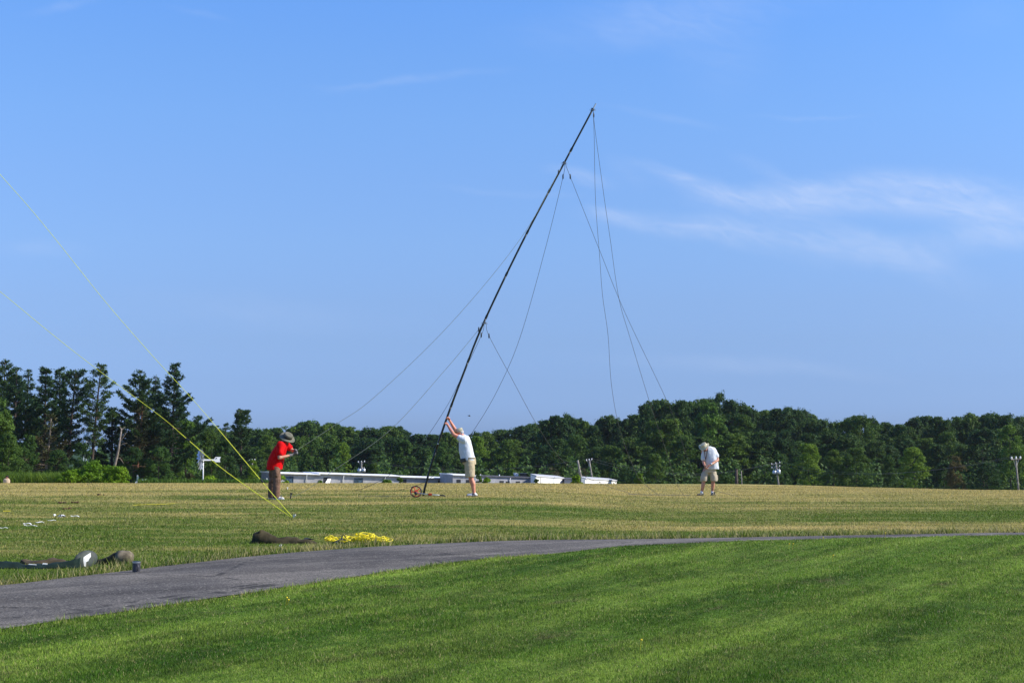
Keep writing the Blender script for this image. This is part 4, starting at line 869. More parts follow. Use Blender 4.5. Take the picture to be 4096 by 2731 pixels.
guy('guy rope from the upper collar down past the legs of the man with the lanyard', [(2262, 656), (2281, 707), (2400, 1005), (2500, 1250), (2670, 1608), (2725, 1760), (2782, 1903), (2820, 1934), (2860, 1960), (2960, 1987)], MD, gd(2960, 1987), (2281, 707))
guy('short guy rope from the lower collar running right behind its holder', [(1944, 1294), (1956, 1343), (2040, 1500), (2147, 1697), (2230, 1820), (2318, 1893), (2413, 1937), (2546, 1980)], MD, gd(2546, 1980), (1956, 1343))
# stakes by the man in red
def stake(label, px, py, hpx, lean=0, mt=M_BLACK, r=.018):
    b0 = G(px, py); s = F / b0.y; h = hpx / s; t = thing('stake', label, 'stake', b0); tp = b0 + Vector((lean, 0, h))
    MB().tube([b0 - Vector((0, 0, .05)), tp], [r * .8, r], 8).build('shaft', mt, t, b0, smooth=True); m = MB(); m.box(tp, (r * 3.4, r * 2.2, r * 1.6)); m.build('head', mt, t, b0); return t
stake('dark stake in the grass right of the shoe of the man in red', 1160, 1995, 22, .03); stake('slim grey stake touching the shoe tip of the man in red', 1125, 1998, 16, 0, M_WOOD, .012)
stake('short white peg in the grass beyond the stakes', 1150, 1957, 8, 0, M_WHITE, .012); stake('small dark stake behind the right shoe of the man with the lanyard', 2863, 1981, 12, -.05)
stake('tiny dark peg on the crest in front of the lime bush', 350, 1941, 4, 0, M_BLACK, .012)
# far-left person is in part four; yellow guys with their own mast beyond the picture
M_YEL = mat('yellow_rope', (.62, .66, .02), .6, .08); M_YELB = mat('bright_yellow_rope', (.85, .70, .01), .5, .06)
an = G(1173, 2072); t = thing('anchor_stake', 'ground stake where the two yellow guy lines meet', 'stake', an); MB().tube([an - Vector((0, 0, .05)), an + Vector((.02, 0, .06))], .012, 8).build('shaft', M_STEEL, t, an); m = MB(); ring(m, an + Vector((.02, 0, .05)), .025, .005, (0, 1, 0), 14, 5); m.build('eye', M_STEEL, t, an)
for lab, pts, ten in (('lower of the two yellow guy lines, flatter slope', [(1168, 2070), (905, 1886), (750, 1757), (640, 1663), (390, 1478), (200, 1330), (0, 1166), (-300, 930), (-600, 690)], (752, 1758)),
                      ('upper of the two yellow guy lines, steeper slope', [(1172, 2070), (1060, 1940), (900, 1748), (766, 1592), (600, 1412), (420, 1205), (226, 962), (110, 822), (0, 698), (-300, 352), (-600, 0)], (1047, 1922))):
    c = [Vector(q) for q in crom([P(x, y, an.y) for x, y in pts], 6)]; t = thing('guy_line', lab, 'rope', an); MB().tube(c, [.0072 if i < 14 else .0045 for i in range(len(c))], 6, False).build('line', M_YEL, t, an, smooth=True)
    q = P(ten[0], ten[1], an.y); u = (P(ten[0] + 10, ten[1] + (8.4 if ten[0] < 900 else 11.5), an.y) - q).normalized(); MB().tube([q - u * .045, q + u * .045], [.013, .017], 8).build('tensioner', M_BLACK, t, an)

# ================================================================ MEASURING WHEEL
wd_ = 36.2; wc = P(1664, 1943, wd_); gz = H(wc.x, wd_); M_ORANGE = mat('orange_plastic', (.55, .05, .012), .35, .05); t = thing('measuring_wheel', 'orange spoked measuring wheel lying on the grass behind the mast foot', 'measuring wheel', Vector((wc.x, wd_, gz)))
rad = .138; wc.z = gz + rad + .012; nrm = Vector((.18, -1, .12)); m = MB(); ring(m, wc, rad, .013, nrm, 40, 8); m.build('tyre', M_BLACK, t, t.location, smooth=True)
m = MB(); ring(m, wc, rad - .016, .006, nrm, 40, 6); u_ = nrm.normalized().orthogonal().normalized(); v_ = nrm.normalized().cross(u_); m2 = MB()
for k in range(5): a = 6.2832 * k / 5 + .6; dr = u_ * math.cos(a) + v_ * math.sin(a); m.tube([wc, wc + dr * (rad - .014)], [.020, .013], 6)
m.tube([wc - nrm.normalized() * .02, wc + nrm.normalized() * .02], .038, 16); m.build('rim', M_ORANGE, t, t.location)
hb = wc + Vector((.0, -.04, -.04)); MB().ell(hb, (.045, .035, .045)).build('counter', M_BLACK, t, t.location, smooth=True)
p_ = [hb + Vector((.02, 0, .0)), hb + Vector((.36, -.02, -.03)), hb + Vector((.70, -.04, -.055))]; MB().tube(p_, .011, 8).build('shaft', M_ALU, t, t.location, smooth=True)
MB().box(p_[1], (.085, .04, .055)).build('joint', M_ORANGE, t, t.location, bevel=.01); MB().box(p_[1] + Vector((0, 0, 0)), (.12, .03, .03)).build('joint_sleeve', M_BLACK, t, t.location)
MB().tube([p_[2] - Vector((.09, 0, -.007)), p_[2] + Vector((.02, 0, 0)), p_[2] + Vector((.05, 0, -.03))], [.016, .017, .013], 10).build('grip', M_BLACK, t, t.location, smooth=True)

# ================================================================ CANVAS BAGS, ROPE, MUG
M_OLIVE = mat('olive_canvas', (.055, .046, .024), .85, .2, 7, bump=.4, bscale=60); M_GRN = mat('green_canvas', (.013, .026, .020), .8, .2, 6, bump=.3, bscale=60); M_BRN = mat('brown_canvas', (.085, .065, .038), .85, .2, 6, bump=.4, bscale=60); M_DISC = mat('worn_canvas', (.15, .125, .085), .85, .25, 14); M_DISCG = mat('green_disc', (.04, .052, .042), .7, .2, 10)
def cloth(name, label, secs, y, mt, wr=.030, parent=None, seed=0, cat='bag', loc=None, n=22, sub=7):
    """secs: (px, pybottom, height m, half depth m, y offset): a limp canvas shape lying along the ground"""
    P0 = []
    for (px, h, hd, dy) in secs: x = (px - CX) / F * y; P0.append((x, y + dy, h, hd))
    cs = crom(P0, sub); m = MB(); V = []; Fc = []
    for (x, yy, h, hd) in cs:
        g = H(x, yy) - .008; h = max(h, .008); hd = max(hd, .01)
        for k in range(n):
            a = 2 * math.pi * k / n; ca, sa = math.cos(a), math.sin(a); zz = max(sa, -.25) if sa < 0 else sa ** .8
            q = Vector((x, yy + hd * ca, g + .25 * 0 + h * (max(zz, 0)) + (0 if zz >= 0 else h * zz * .1)))
            nz = mnoise.noise(Vector((x * 5 + seed, yy * 5, sa * 1.5))) + .5 * mnoise.noise(Vector((x * 13 + seed, yy * 11, q.z * 13)))
            q += Vector((mnoise.noise(q * 6) * wr, nz * wr * .8, max(0, sa) * nz * wr)); q.z = max(q.z, H(q.x, q.y) - .005); V.append(q)
    N = len(cs)
    for i in range(N - 1):
        for k in range(n): k2 = (k + 1) % n; Fc.append((i * n + k, i * n + k2, (i + 1) * n + k2, (i + 1) * n + k))
    Fc.append(tuple(range(n - 1, -1, -1))); Fc.append(tuple((N - 1) * n + k for k in range(n)))
    m.add(V, Fc)
    if parent: return m.build(name, mt, parent, parent.location, smooth=True)
    base = Vector((cs[0][0], cs[0][1], H(cs[0][0], cs[0][1]))); t = thing(name, label, cat, base); m.build('canvas', mt, t, base, smooth=True); return t
M_FADED = mat('faded_patch', (.42, .44, .42), .8, .1, 20)
# olive duffel by the rope
yb = G(1140, 2172).y
t = cloth('duffel_bag', 'limp olive duffel bag lying flat on the grass left of the yellow rope', [(1014, .10, .10, .05), (1022, .165, .13, .04), (1045, .19, .14, .03), (1066, .165, .13, .02), (1090, .125, .12, .0), (1120, .095, .11, -.01), (1160, .090, .11, 0), (1200, .085, .10, 0), (1235, .075, .10, -.02), (1262, .05, .09, -.04), (1276, .018, .05, -.05)], yb, M_OLIVE)
q = P(1044, 2122, yb - .02); MB().tube([q - Vector((.05, 0, .05)), q - Vector((.01, .03, .01)), q + Vector((.015, 0, .015))], [.022, .016, .007], 8).build('corner', M_OLIVE, t, t.location, smooth=True)
fl = MB(); q = P(1250, 2150, yb); fl.add([q + Vector(v) for v in ((-.14, -.03, -.02), (-.02, -.05, -.005), (.02, .02, -.02), (-.10, .05, .0), (-.14, -.03, -.03), (-.02, -.05, -.015), (.02, .02, -.03), (-.10, .05, -.01))], [(0, 1, 2, 3), (4, 7, 6, 5), (0, 4, 5, 1), (1, 5, 6, 2), (2, 6, 7, 3), (3, 7, 4, 0)]); fl.build('flap', M_BLACK, t, t.location)
for px, py in ((1156, 2162), (1128, 2186)): m = MB(); q = G(px, py + 6) + Vector((0, -.13, .05)); ring(m, q, .014, .004, (.3, -1, .3), 14, 5); m.ell(q + Vector((0, 0, -.018)), (.012, .008, .008)); m.build('buckle', M_STEEL, t, t.location, smooth=True)
# yellow rope
yr = G(1420, 2172).y; rs = random.Random(4)
def xr(px): return (px - CX) / F * yr
pts = []
def loopz(cx, rx, h, n, ry=.09):
    """loose coils lying over one another: each is a tilted ellipse whose centre drifts"""
    c0 = xr(cx); a = rs.uniform(0, 6.28); ox, oy = 0, 0
    for k in range(n):
        rx_, ry_, h0 = rx * rs.uniform(.45, 1.1), ry * rs.uniform(.6, 1.4), h * rs.uniform(0, .75); ph = rs.uniform(0, 6.28); nx_, ny_ = rs.gauss(0, rx * .4), rs.gauss(0, .04); sg = rs.choice((-1, 1, 1)); m_ = rs.choice((9, 11, 13))
        for j in range(m_):
            f = j / m_; a += sg * .66; x = c0 + ox + (nx_ - ox) * f + rx_ * .8 * math.cos(a); y = yr + oy + (ny_ - oy) * f + ry_ * math.sin(a)
            pts.append((x, y, H(x, y) + .012 + h0 * .62 + h * .20 * (1 + math.cos(a + ph))))
        ox, oy = nx_, ny_
loopz(1325, .085, .11, 6, .07); loopz(1340, .13, .05, 4); loopz(1372, .15, .06, 4, .07); loopz(1330, .07, .12, 4, .05); loopz(1395, .10, .12, 3); loopz(1440, .19, .10, 5); loopz(1470, .20, .16, 8); loopz(1455, .16, .19, 7); loopz(1480, .15, .18, 6); loopz(1505, .20, .10, 5); loopz(1535, .12, .11, 3); loopz(1440, .30, .05, 5)
c = [Vector(q) for q in crom(pts, 5)]
o = MB().tube(c, .0055, 6, False).build('rope_pile', M_YELB, None, (0, 0, 0), smooth=True); tag(o, 'tangled heap of bright yellow rope on the grass beside the path', 'rope')
yq = yr - .03; b0 = Vector((xr(1365), yq, H(xr(1365), yq))); t = thing('pouch', 'black webbing pouch half buried under the yellow rope heap', 'pouch', b0)
MB().tube([Vector((xr(1335), yq - .10, H(xr(1335), yq) + .012)), Vector((xr(1365), yq - .05, H(xr(1365), yq) + .04)), Vector((xr(1390), yq, H(xr(1390), yq) + .07))], [.02, .04, .045], 10, flat=.5).build('body', M_BLACK, t, b0, smooth=True)
m = MB(); ring(m, Vector((xr(1382), yq - .05, H(xr(1382), yq) + .085)), .035, .007, (.6, -1, .2), 18, 5); m.build('loop', M_BLACK, t, b0); m = MB(); ring(m, Vector((xr(1358), yq - .12, H(xr(1358), yq) + .02)), .016, .003, (.2, -.3, 1), 14, 5); m.build('ring', M_STEEL, t, b0)
# left bags
y2 = G(380, 2262).y
t = cloth('duffel_bag', 'olive duffel bag with its round worn base turned up, behind the dark mug', [(384, .02, .04, .0), (405, .05, .08, .0), (430, .09, .11, 0), (450, .13, .13, 0), (466, .158, .145, 0), (480, .166, .148, 0), (492, .162, .146, .0)], y2 + .25, M_OLIVE, seed=3)
gq = H(xr(490), y2 + .25); xs = (485 - CX) / F * (y2 + .25)
MB().loft([(Vector((xs, y2 + .24, gq + .075)), .150, .086), (Vector((xs + .05, y2 + .235, gq + .078)), .152, .088), (Vector((xs + .135, y2 + .23, gq + .074)), .144, .084), (Vector((xs + .172, y2 + .225, gq + .07)), .115, .064), (Vector((xs + .185, y2 + .22, gq + .065)), .05, .03)], 28, 2.3, 'x').build('base', M_DISC, t, t.location, smooth=True)
t = cloth('canvas_bag', 'flat brown canvas bag folded on the grass behind the dark green bag', [(88, .05, .03, .1), (96, .085, .07, .1), (112, .075, .12, .08), (135, .045, .15, .05), (160, .055, .16, .05), (185, .075, .15, .08), (215, .07, .14, .1), (250, .06, .12, .1), (278, .045, .08, .12)], y2 + .16, M_BRN, .034, seed=9)
y3 = G(200, 2268).y
t = cloth('duffel_bag', 'long dark green duffel bag with white patches, lying limp along the path', [(-60, .03, .18, -.02), (-20, .06, .21, -.02), (0, .075, .22, -.02), (30, .072, .21, -.03), (70, .055, .18, -.04), (110, .035, .14, -.06), (128, .03, .12, -.06), (160, .045, .16, -.05), (200, .06, .17, -.04), (250, .075, .16, -.03), (290, .095, .15, 0), (315, .135, .13, .02), (330, .165, .12, .04), (340, .17, .115, .05)], y3, M_GRN, .034, seed=5)
xd = (352 - CX) / F * y3; gd_ = H(xd, y3); dc = Vector((xd, y3 + .04, gd_ + .092))
MB().ell(dc, (.035, .155, .108), Matrix.Rotation(R(-16), 3, 'Y') @ Matrix.Rotation(R(48), 3, 'Z').inverted(), 28, 14).build('base', M_DISCG, t, t.location, smooth=True)
base_o = t.children[-1]
# the white worn label on the disc
Rd = Matrix.Rotation(R(-16), 3, 'Y') @ Matrix.Rotation(R(48), 3, 'Z').inverted(); m = MB(); lp = [(-.07, .065), (.035, .035), (.045, .015), (.055, -.07), (.035, -.085), (.02, -.03), (-.01, -.025), (-.03, .0), (-.055, .015)]
V = [dc + Rd @ Vector((.034 * math.sqrt(max(0, 1 - (a / .155) ** 2 - (b_ / .108) ** 2)) + .004, -a, b_)) for a, b_ in lp]; V2 = [v + Rd @ Vector((.002, 0, 0)) for v in V]; n = len(lp)
m.add(V + V2, [tuple(range(n - 1, -1, -1)), tuple(range(n, 2 * n))] + [(i, (i + 1) % n, (i + 1) % n + n, i + n) for i in range(n)]); m.build('worn_label', mat('worn_white', (.66, .66, .63), .7, .12, 26), base_o, t.location)
for (px, dy_, l, wv) in ((32, -.13, .055, .026), (205, -.10, .055, .014), (160, -.14, .09, .008)):
    x = (px - CX) / F * y3; q = Vector((x, y3 + dy_, H(x, y3) + .058 - abs(dy_) * .10)); MB().box(q, (l, wv * 2.2, .012), Matrix.Rotation(R(24), 3, 'X') @ Matrix.Rotation(R(5), 3, 'Y')).build('patch', M_FADED, t, t.location)
# mug
mb = G(545, 2293); s = mb.y / F; t = thing('mug', 'dark insulated mug with a steel rim standing at the path edge', 'mug', mb); M_MUG = mat('mug_dark', (.045, .045, .055), .35, .1)
MB().tube([mb, mb + Vector((0, 0, .004)), mb + Vector((0, 0, .124))], [.040, .044, .046], 28).build('body', M_MUG, t, mb, smooth=False); MB().tube([mb + Vector((0, 0, .125)), mb + Vector((0, 0, .137))], [.0475, .0475], 28).build('rim', M_STEEL, t, mb); MB().tube([mb + Vector((0, 0, .1375)), mb + Vector((0, 0, .143))], [.040, .034], 24).build('lid', M_BLACK, t, mb)
m = MB(); m.tube([mb + Vector(v) for v in ((.022, -.038, .110), (.036, -.060, .104), (.037, -.062, .070), (.033, -.056, .045), (.021, -.038, .040))], .006, 8); m.build('handle', M_MUG, t, mb, smooth=True)
# white strips on the grass
def strip(label, px, py, l, wv, rz, h=.012, name='plastic_strip', bend=0):
    b0 = G(px, py); t = thing(name, label, 'strip', b0); m = MB(); pp = [b0 + Vector((math.cos(rz) * l * f, math.sin(rz) * l * f, .014 + bend * (1 - (2 * f) ** 2) * 1.0 + .008 * math.sin(f * 9))) for f in (-.5, -.25, 0, .25, .5)]
    m.tube(pp, wv, 6, flat=.35); m.build('strip', M_WHITE, t, b0); return t
strip('white strip at the right end of the scattered strips', 300, 2067, .165, .018, 0, bend=.008); strip('short curled white scrap standing left of the black banded piece', 218, 2065, .06, .02, 2.2, bend=.03)
strip('lone narrow white strip between the banded piece and the double strips', 207, 2083, .17, .012, .9); strip('slanting white strip above the double strips', 159, 2092, .15, .018, .8, bend=.01); strip('upper strip of the two crossing white strips', 110, 2098, .14, .022, .1, bend=.01); strip('lower strip of the two crossing white strips', 122, 2104, .25, .014, -.25); strip('white strip cut off by the left border', 14, 2113, .14, .012, .25)
b0 = G(246, 2068); t = thing('strapped_bundle', 'curved white piece with a black band on the grass', 'bundle', b0); MB().tube([b0 + Vector((-.07, 0, .012)), b0 + Vector((-.03, 0, .035)), b0 + Vector((.03, 0, .035)), b0 + Vector((.09, 0, .008))], [.008, .016, .016, .006], 8).build('body', M_PANEL, t, b0, smooth=True)
MB().tube([b0 + Vector((-.025, 0, .036)), b0 + Vector((-.008, 0, .038))], .0185, 10).build('band', M_BLACK, t, b0); MB().tube([b0 + Vector((.02, -.005, .03)), b0 + Vector((.09, -.01, .012))], [.014, .006], 8).build('tail', M_BLACK, t, b0); MB().box(b0 + Vector((.005, -.05, .01)), (.035, .05, .01)).build('tab', M_WHITE, t, b0)
def groundline(label, a, b_, mt, r=.006):
    A, B = G(*a), G(*b_); pts = [A.lerp(B, i / 12) for i in range(13)]
    for q in pts: q.z = H(q.x, q.y) + .045 + .006 * math.sin(q.x * 9)
    tag(MB().tube(pts, r, 5, False).build('cord_and_shadow_line', mt), label, 'cord')
groundline('thin yellow cord lying on the grass above the white strips', (530, 2028), (700, 2020), M_YELB, .0024); groundline('very short piece of yellow cord on the grass at the left border', (12, 2053), (42, 2052), M_YELB, .004)
groundline('thin dark strip laid as the shadow left of the man with the lanyard', (2510, 1982), (2760, 1984), M_BLACK, .006)  # black tube on the grass stands in for the lanyard man's cast shadow
# dirt scraps
M_DIRT = mat('soil', (.10, .06, .035), .95, .3, 20)
for px, py, w_, lab in ((246, 2013, .11, 'small clod of brown soil lying alone left of the dark clod'), (300, 2012, .10, 'small dark clod of soil right of the brown clod'), (405, 1981, .10, 'reddish clod of soil farther back in the grass'), (268, 2037, .08, 'small dark clod in the dry grass above the white strips')):
    b0 = G(px, py); m = MB(); rs = random.Random(px)
    for k in range(5): m.ell(b0 + Vector((rs.uniform(-1, 1) * w_, rs.uniform(-.05, .05), .02)), (rs.uniform(.02, .05), .03, rs.uniform(.015, .035)), None, 8, 6)
    tag(m.fuse('soil_clod', M_DIRT, None, (0, 0, 0), .012, 2), lab, 'clod')
# ================================================================ PEOPLE
def skin_mat(name, col):
    m, t = newmat(name); tc = t.node('ShaderNodeTexCoord').outputs['Object']; n = t.noise(tc, 9, 3, .6)
    c = t.mix(t.rng(n, .35, .65), tuple(v * .85 for v in col), tuple(v * 1.1 for v in col))
    b = t.node('ShaderNodeBsdfPrincipled', i={'Base Color': c, 'Roughness': .55, 'Subsurface Weight': .12, 'Subsurface Radius': (.01, .004, .002), 'Subsurface Scale': 1.0}); finish(t, b.outputs[0]); return m
M_SKIN = skin_mat('skin', (.48, .22, .14)); M_SKINR = skin_mat('skin_ruddy', (.62, .25, .16))
M_RED = mat('red_cotton', (.58, .004, .006), .8, .08, 5); M_WSHIRT = mat('white_cotton', (.62, .65, .70), .85, .03, 5); M_GSHIRT = mat('pale_grey_cotton', (.58, .62, .68), .85, .05, 8); M_KHAKI = mat('khaki_cotton', (.46, .38, .25), .85, .08, 8); M_KHAKI2 = mat('stone_cotton', (.44, .38, .28), .85, .08, 8); M_BROWNT = mat('brown_trousers', (.17, .10, .068), .85, .12, 8)
M_GLOVE = mat('grey_knit', (.17, .165, .17), .9, .15, 30); M_HATG = mat('hat_grey_green', (.15, .145, .11), .85, .12, 10); M_HATK = mat('hat_khaki', (.55, .50, .34), .85, .12, 14); M_CAMO = mat('hat_camouflage', (.50, .45, .34), .85, .1, 14, col2=(.28, .27, .18)); M_HAIR = mat('grey_hair', (.45, .43, .42), .8, .2, 40); M_SHOEW = mat('white_leather', (.70, .69, .67), .5, .1, 20); M_SHOEB = mat('black_leather', (.02, .02, .022), .5, .1); M_SOCK = mat('white_sock', (.80, .80, .80), .9, .03); M_BELT = mat('webbing', (.25, .22, .15), .8, .1); M_TAN = mat('tan_cotton', (.52, .40, .27), .85, .08, 8); M_CAPD = mat('dark_cap', (.03, .025, .025), .8, .1); M_STRAP = mat('dark_red_strap', (.05, .006, .008), .7, .1); M_EYE = mat('eye', (.06, .045, .04), .3, .1)

def V3(*a): return Vector(a)
def hand(mb, wrist, d, n, curl=.6, sc=1.0, thumb=1, rad=0.0):
    """palm, four jointed fingers of unequal length and a thumb; d points to the knuckles, n out of the palm"""
    d = Vector(d).normalized(); n = Vector(n).normalized(); n = (n - d * n.dot(d)).normalized(); s = d.cross(n).normalized() * thumb
    kn = wrist + d * .088 * sc
    for k in range(4):
        o = (k - 1.5) * .0205 * sc
        mb.cap(wrist + s * o * .55 + d * .008, kn + s * o + d * (.004 - abs(k - 1.2) * .004), (.0145 + rad) * sc, (.0125 + rad) * sc, 8, 3)
        p = kn + s * o + d * (.004 - abs(k - 1.2) * .004); a = curl * .55; L = (.040, .045, .041, .032)[3 - k] * sc; q = d
        for j, (fl, fr) in enumerate(((1, .0095), (.68, .0085), (.52, .0075))):
            ang = curl * (j + .65) * (1.0 if j < 2 else .92); q = d * math.cos(ang) + n * math.sin(ang); e = p + q * L * fl; mb.cap(p, e, (fr + rad) * sc, (fr - .001 + rad) * sc, 8, 3); p = e
    tb = wrist + s * -.022 * sc * 1.0 + d * .022 * sc; t1 = tb + (d * .55 + s * -.62 + n * .45).normalized() * .042 * sc; t2 = t1 + (d * .75 + s * -.15 + n * .65).normalized() * .032 * sc; t3 = t2 + (d * .6 + s * .25 + n * .75).normalized() * .024 * sc
    mb.cap(wrist + d * .012, tb, (.016 + rad) * sc, (.015 + rad) * sc, 8, 3); mb.cap(tb, t1, (.0145 + rad) * sc, (.0115 + rad) * sc, 8, 3); mb.cap(t1, t2, (.0112 + rad) * sc, (.0098 + rad) * sc, 8, 3); mb.cap(t2, t3, (.0098 + rad) * sc, (.008 + rad) * sc, 8, 3)
def head(mb, c, fwd, upv, sc=1.0):
    """skull, jaw, nose, brow, lips, ears; returns axes"""
    f = Vector(fwd).normalized(); u = Vector(upv); u = (u - f * u.dot(f)).normalized(); s = f.cross(u).normalized(); Rm_ = Matrix((s, f, u)).transposed()
    q = lambda a, b, c_: c + (s * a + f * b + u * c_) * sc
    mb.ell(q(0, -.012, .028), (.076 * sc, .096 * sc, .088 * sc), Rm_); mb.ell(q(0, .022, -.035), (.060 * sc, .070 * sc, .072 * sc), Rm_); mb.ell(q(0, .050, -.078), (.030 * sc, .032 * sc, .024 * sc), Rm_)
    mb.cap(q(0, .083, .014), q(0, .108, -.022), .010 * sc, .014 * sc, 8, 3); mb.ell(q(0, .076, .026), (.05 * sc, .018 * sc, .010 * sc), Rm_); mb.ell(q(0, .083, -.050), (.024 * sc, .010 * sc, .009 * sc), Rm_)
    for k in (-1, 1): mb.ell(q(.078 * k, -.008, -.005), (.010 * sc, .018 * sc, .032 * sc), Rm_, 10, 8); mb.ell(q(.038 * k, .062, -.022), (.022 * sc, .020 * sc, .020 * sc), Rm_, 10, 8)
    return q, Rm_
def eyes(t, q, org):
    for k in (-1, 1): MB().ell(q(.030 * k, .084, .008), (.013, .008, .008), None, 10, 8).build('eye', M_EYE, t, org, smooth=True)
def foot_shoe(mb, ank, d, L=.28, wv=.048, h=.075):
    d = Vector(d).normalized(); s = Vector((-d.y, d.x, 0)); g = ank.z * 0
    heel = Vector((ank.x, ank.y, 0)) - d * L * .24; toe = heel + d * L; zz = Vector((0, 0, 1))
    mb.cap(heel + zz * .038 + d * .035, heel + d * L * .45 + zz * .036, .036, .037, 12, 4); mb.cap(heel + d * L * .4 + zz * .036, toe - d * .045 + zz * .030, .040, .030, 12, 4)
    mb.cap(Vector((ank.x, ank.y, .05)), Vector((ank.x, ank.y, h)) + d * .01, .042, .040, 12, 3); mb.cap(heel + d * L * .62 + s * .012 + zz * .03, toe - d * .07 - s * .012 + zz * .028, .034, .028, 12, 3)
def sole(t, ank, d, L, mt, org):
    d = Vector(d).normalized(); s = Vector((-d.y, d.x, 0)); heel = Vector((ank.x, ank.y, 0)) - d * L * .25; m = MB(); outl = []
    for k in range(24):
        a = 6.2832 * k / 24; f = .5 + .5 * math.cos(a); w_ = (.036 + .010 * math.sin(f * 3.0)) * math.sin(a); outl.append(heel + d * L * f + s * w_)
    n = 24; m.add([p + Vector((0, 0, .002)) for p in outl] + [p + Vector((0, 0, .022)) for p in outl], [tuple(range(n - 1, -1, -1)), tuple(range(n, 2 * n))] + [(i, (i + 1) % n, (i + 1) % n + n, i + n) for i in range(n)]); return m.build('sole', mt, t, org)
def hat(t, c, upv, fwd, mt, brim=.155, crown=.092, hh=.095, wave=.012, name='hat', band=None, up_side=0):
    u = Vector(upv).normalized(); f = Vector(fwd); f = (f - u * f.dot(u)).normalized(); s = f.cross(u); V = []; Fc = []; n = 40
    prof = [(crown * .5, hh * 1.0), (crown * .82, hh * .985), (crown * .95, hh * .9), (crown * 1.0, hh * .5), (crown * 1.04, .008), (brim * .8, -.004), (brim, -.012), (brim, -.017), (brim * .8, -.010), (crown * .98, -.002), (crown * .9, hh * .4), (crown * .4, hh * .9)]
    for i, (r, z) in enumerate(prof):
        for k in range(n):
            a = 6.2832 * k / n; br = max(0, (r - crown * 1.05) / (brim - crown * 1.05)); zz = z + br * (wave * math.sin(2 * a + .6) + up_side * max(0, math.cos(a)) ** 2 * .06 - up_side * .0) ; V.append(c + u * zz + f * r * math.sin(a) * (1.12 if r <= crown * 1.05 else 1.03) + s * r * math.cos(a))
    for i in range(len(prof) - 1):
        for k in range(n): k2 = (k + 1) % n; Fc.append((i * n + k, i * n + k2, (i + 1) * n + k2, (i + 1) * n + k))
    Fc.append(tuple(range(n - 1, -1, -1))); Fc.append(tuple((len(prof) - 1) * n + k for k in range(n)))
    h = MB().add(V, Fc).build(name, mt, t, (0, 0, 0), smooth=True)
    if band:
        V = []; Fc = []
        for r, z in ((crown * 1.055, .006), (crown * 1.03, hh * .5)):
            for k in range(n): a = 6.2832 * k / n; V.append(c + u * z + f * r * 1.12 * math.sin(a) + s * r * math.cos(a))
        for k in range(n): k2 = (k + 1) % n; Fc.append((k, k2, n + k2, n + k))
        MB().add(V, Fc).build('hat_band', band, h, (0, 0, 0), smooth=True)
    return h
def new_person(label, loc, rz=0):
    t = thing('person', label, 'person', loc, None, rz); return t
O0 = (0, 0, 0)

# ---- man in red (faces +x, bent over his hands)
T1 = new_person('man in a red T-shirt, grey sun hat, brown trousers and grey gloves, pulling a rope', Vector((MAN1.x - .075, MAN1.y, MAN1.z)))
# legs: near leg is his right (-y side)
hipR, hipL = V3(.03, -.10, .92), V3(-.03, .10, .92); kR, kL = V3(.09, -.11, .49), V3(-.05, .12, .50); aR, aL = V3(.075, -.12, .10), V3(-.09, .14, .10)
sh = V3(.21, 0, 1.37); shR, shL = V3(.17, -.19, 1.33), V3(.25, .19, 1.35); elR, elL = V3(.17, -.27, 1.03), V3(.44, .18, 1.19); wrR, wrL = V3(.425, -.10, 1.095), V3(.52, -.005, 1.215)
b = MB(); b.loft([(V3(.0, 0, .84), .13, .16), (V3(.01, 0, .95), .15, .175), (V3(.05, 0, 1.08), .15, .17), (V3(.12, 0, 1.25), .13, .18), (V3(.19, 0, 1.37), .10, .17), (V3(.22, 0, 1.42), .06, .08)])
for a, k, n_ in ((hipR, kR, aR), (hipL, kL, aL)): b.cap(a, k, .088, .058, 14); b.cap(k, n_, .058, .040, 14)
b.cap(V3(.20, 0, 1.38), V3(.25, 0, 1.45), .060, .056)
for a, e, wv in ((shR, elR, wrR), (shL, elL, wrL)): b.cap(a, e, .060, .046, 12); b.cap(e, wv, .046, .030, 12)
HQ, HR = head(b, V3(.285, 0, 1.47), V3(.66, -.18, -.74), V3(.66, 0, .75))
b.fuse('body', M_SKIN, T1, O0, .010, 4)
eyes(T1, HQ, O0)
g = MB(); dR = (wrR - elR).normalized(); hand(g, wrR + dR * .01, dR * .9 + V3(.1, .1, .05), V3(.1, .75, .65), 1.15, 1.0, 1, .002); g.cap(wrR - dR * .03, wrR + dR * .02, .037, .034, 12); g.fuse('glove', M_GLOVE, T1, O0, .0055, 2)
g = MB(); dL = (wrL - elL).normalized(); hand(g, wrL, V3(.55, -.45, -.45), V3(-.2, -.55, -.75), 1.15, 1.0, -1, .002); g.cap(wrL - dL * .03, wrL + dL * .02, .037, .034, 12); g.fuse('glove', M_GLOVE, T1, O0, .0055, 2)
s_ = MB(); s_.loft([(V3(.005, 0, .735), .185, .225), (V3(.01, 0, .80), .19, .23), (V3(.03, 0, .93), .195, .235), (V3(.07, 0, 1.06), .19, .235), (V3(.115, 0, 1.19), .175, .23), (V3(.165, 0, 1.30), .15, .225), (V3(.20, 0, 1.375), .115, .19), (V3(.235, 0, 1.425), .078, .10)], 28, 2.2)
for a, e in ((shR, elR), (shL, elL)): s_.cap(a - (e - a) * .05, a.lerp(e, .60 if a is shR else .45), .098, .088, 14)
s_.fuse('shirt', M_RED, T1, O0, .012, 5, .012, 5, (1, 1, .55), 3)
p = MB(); p.loft([(V3(0, 0, .80), .15, .19), (V3(0, 0, .90), .155, .195), (V3(.01, 0, .98), .15, .18)], 24)
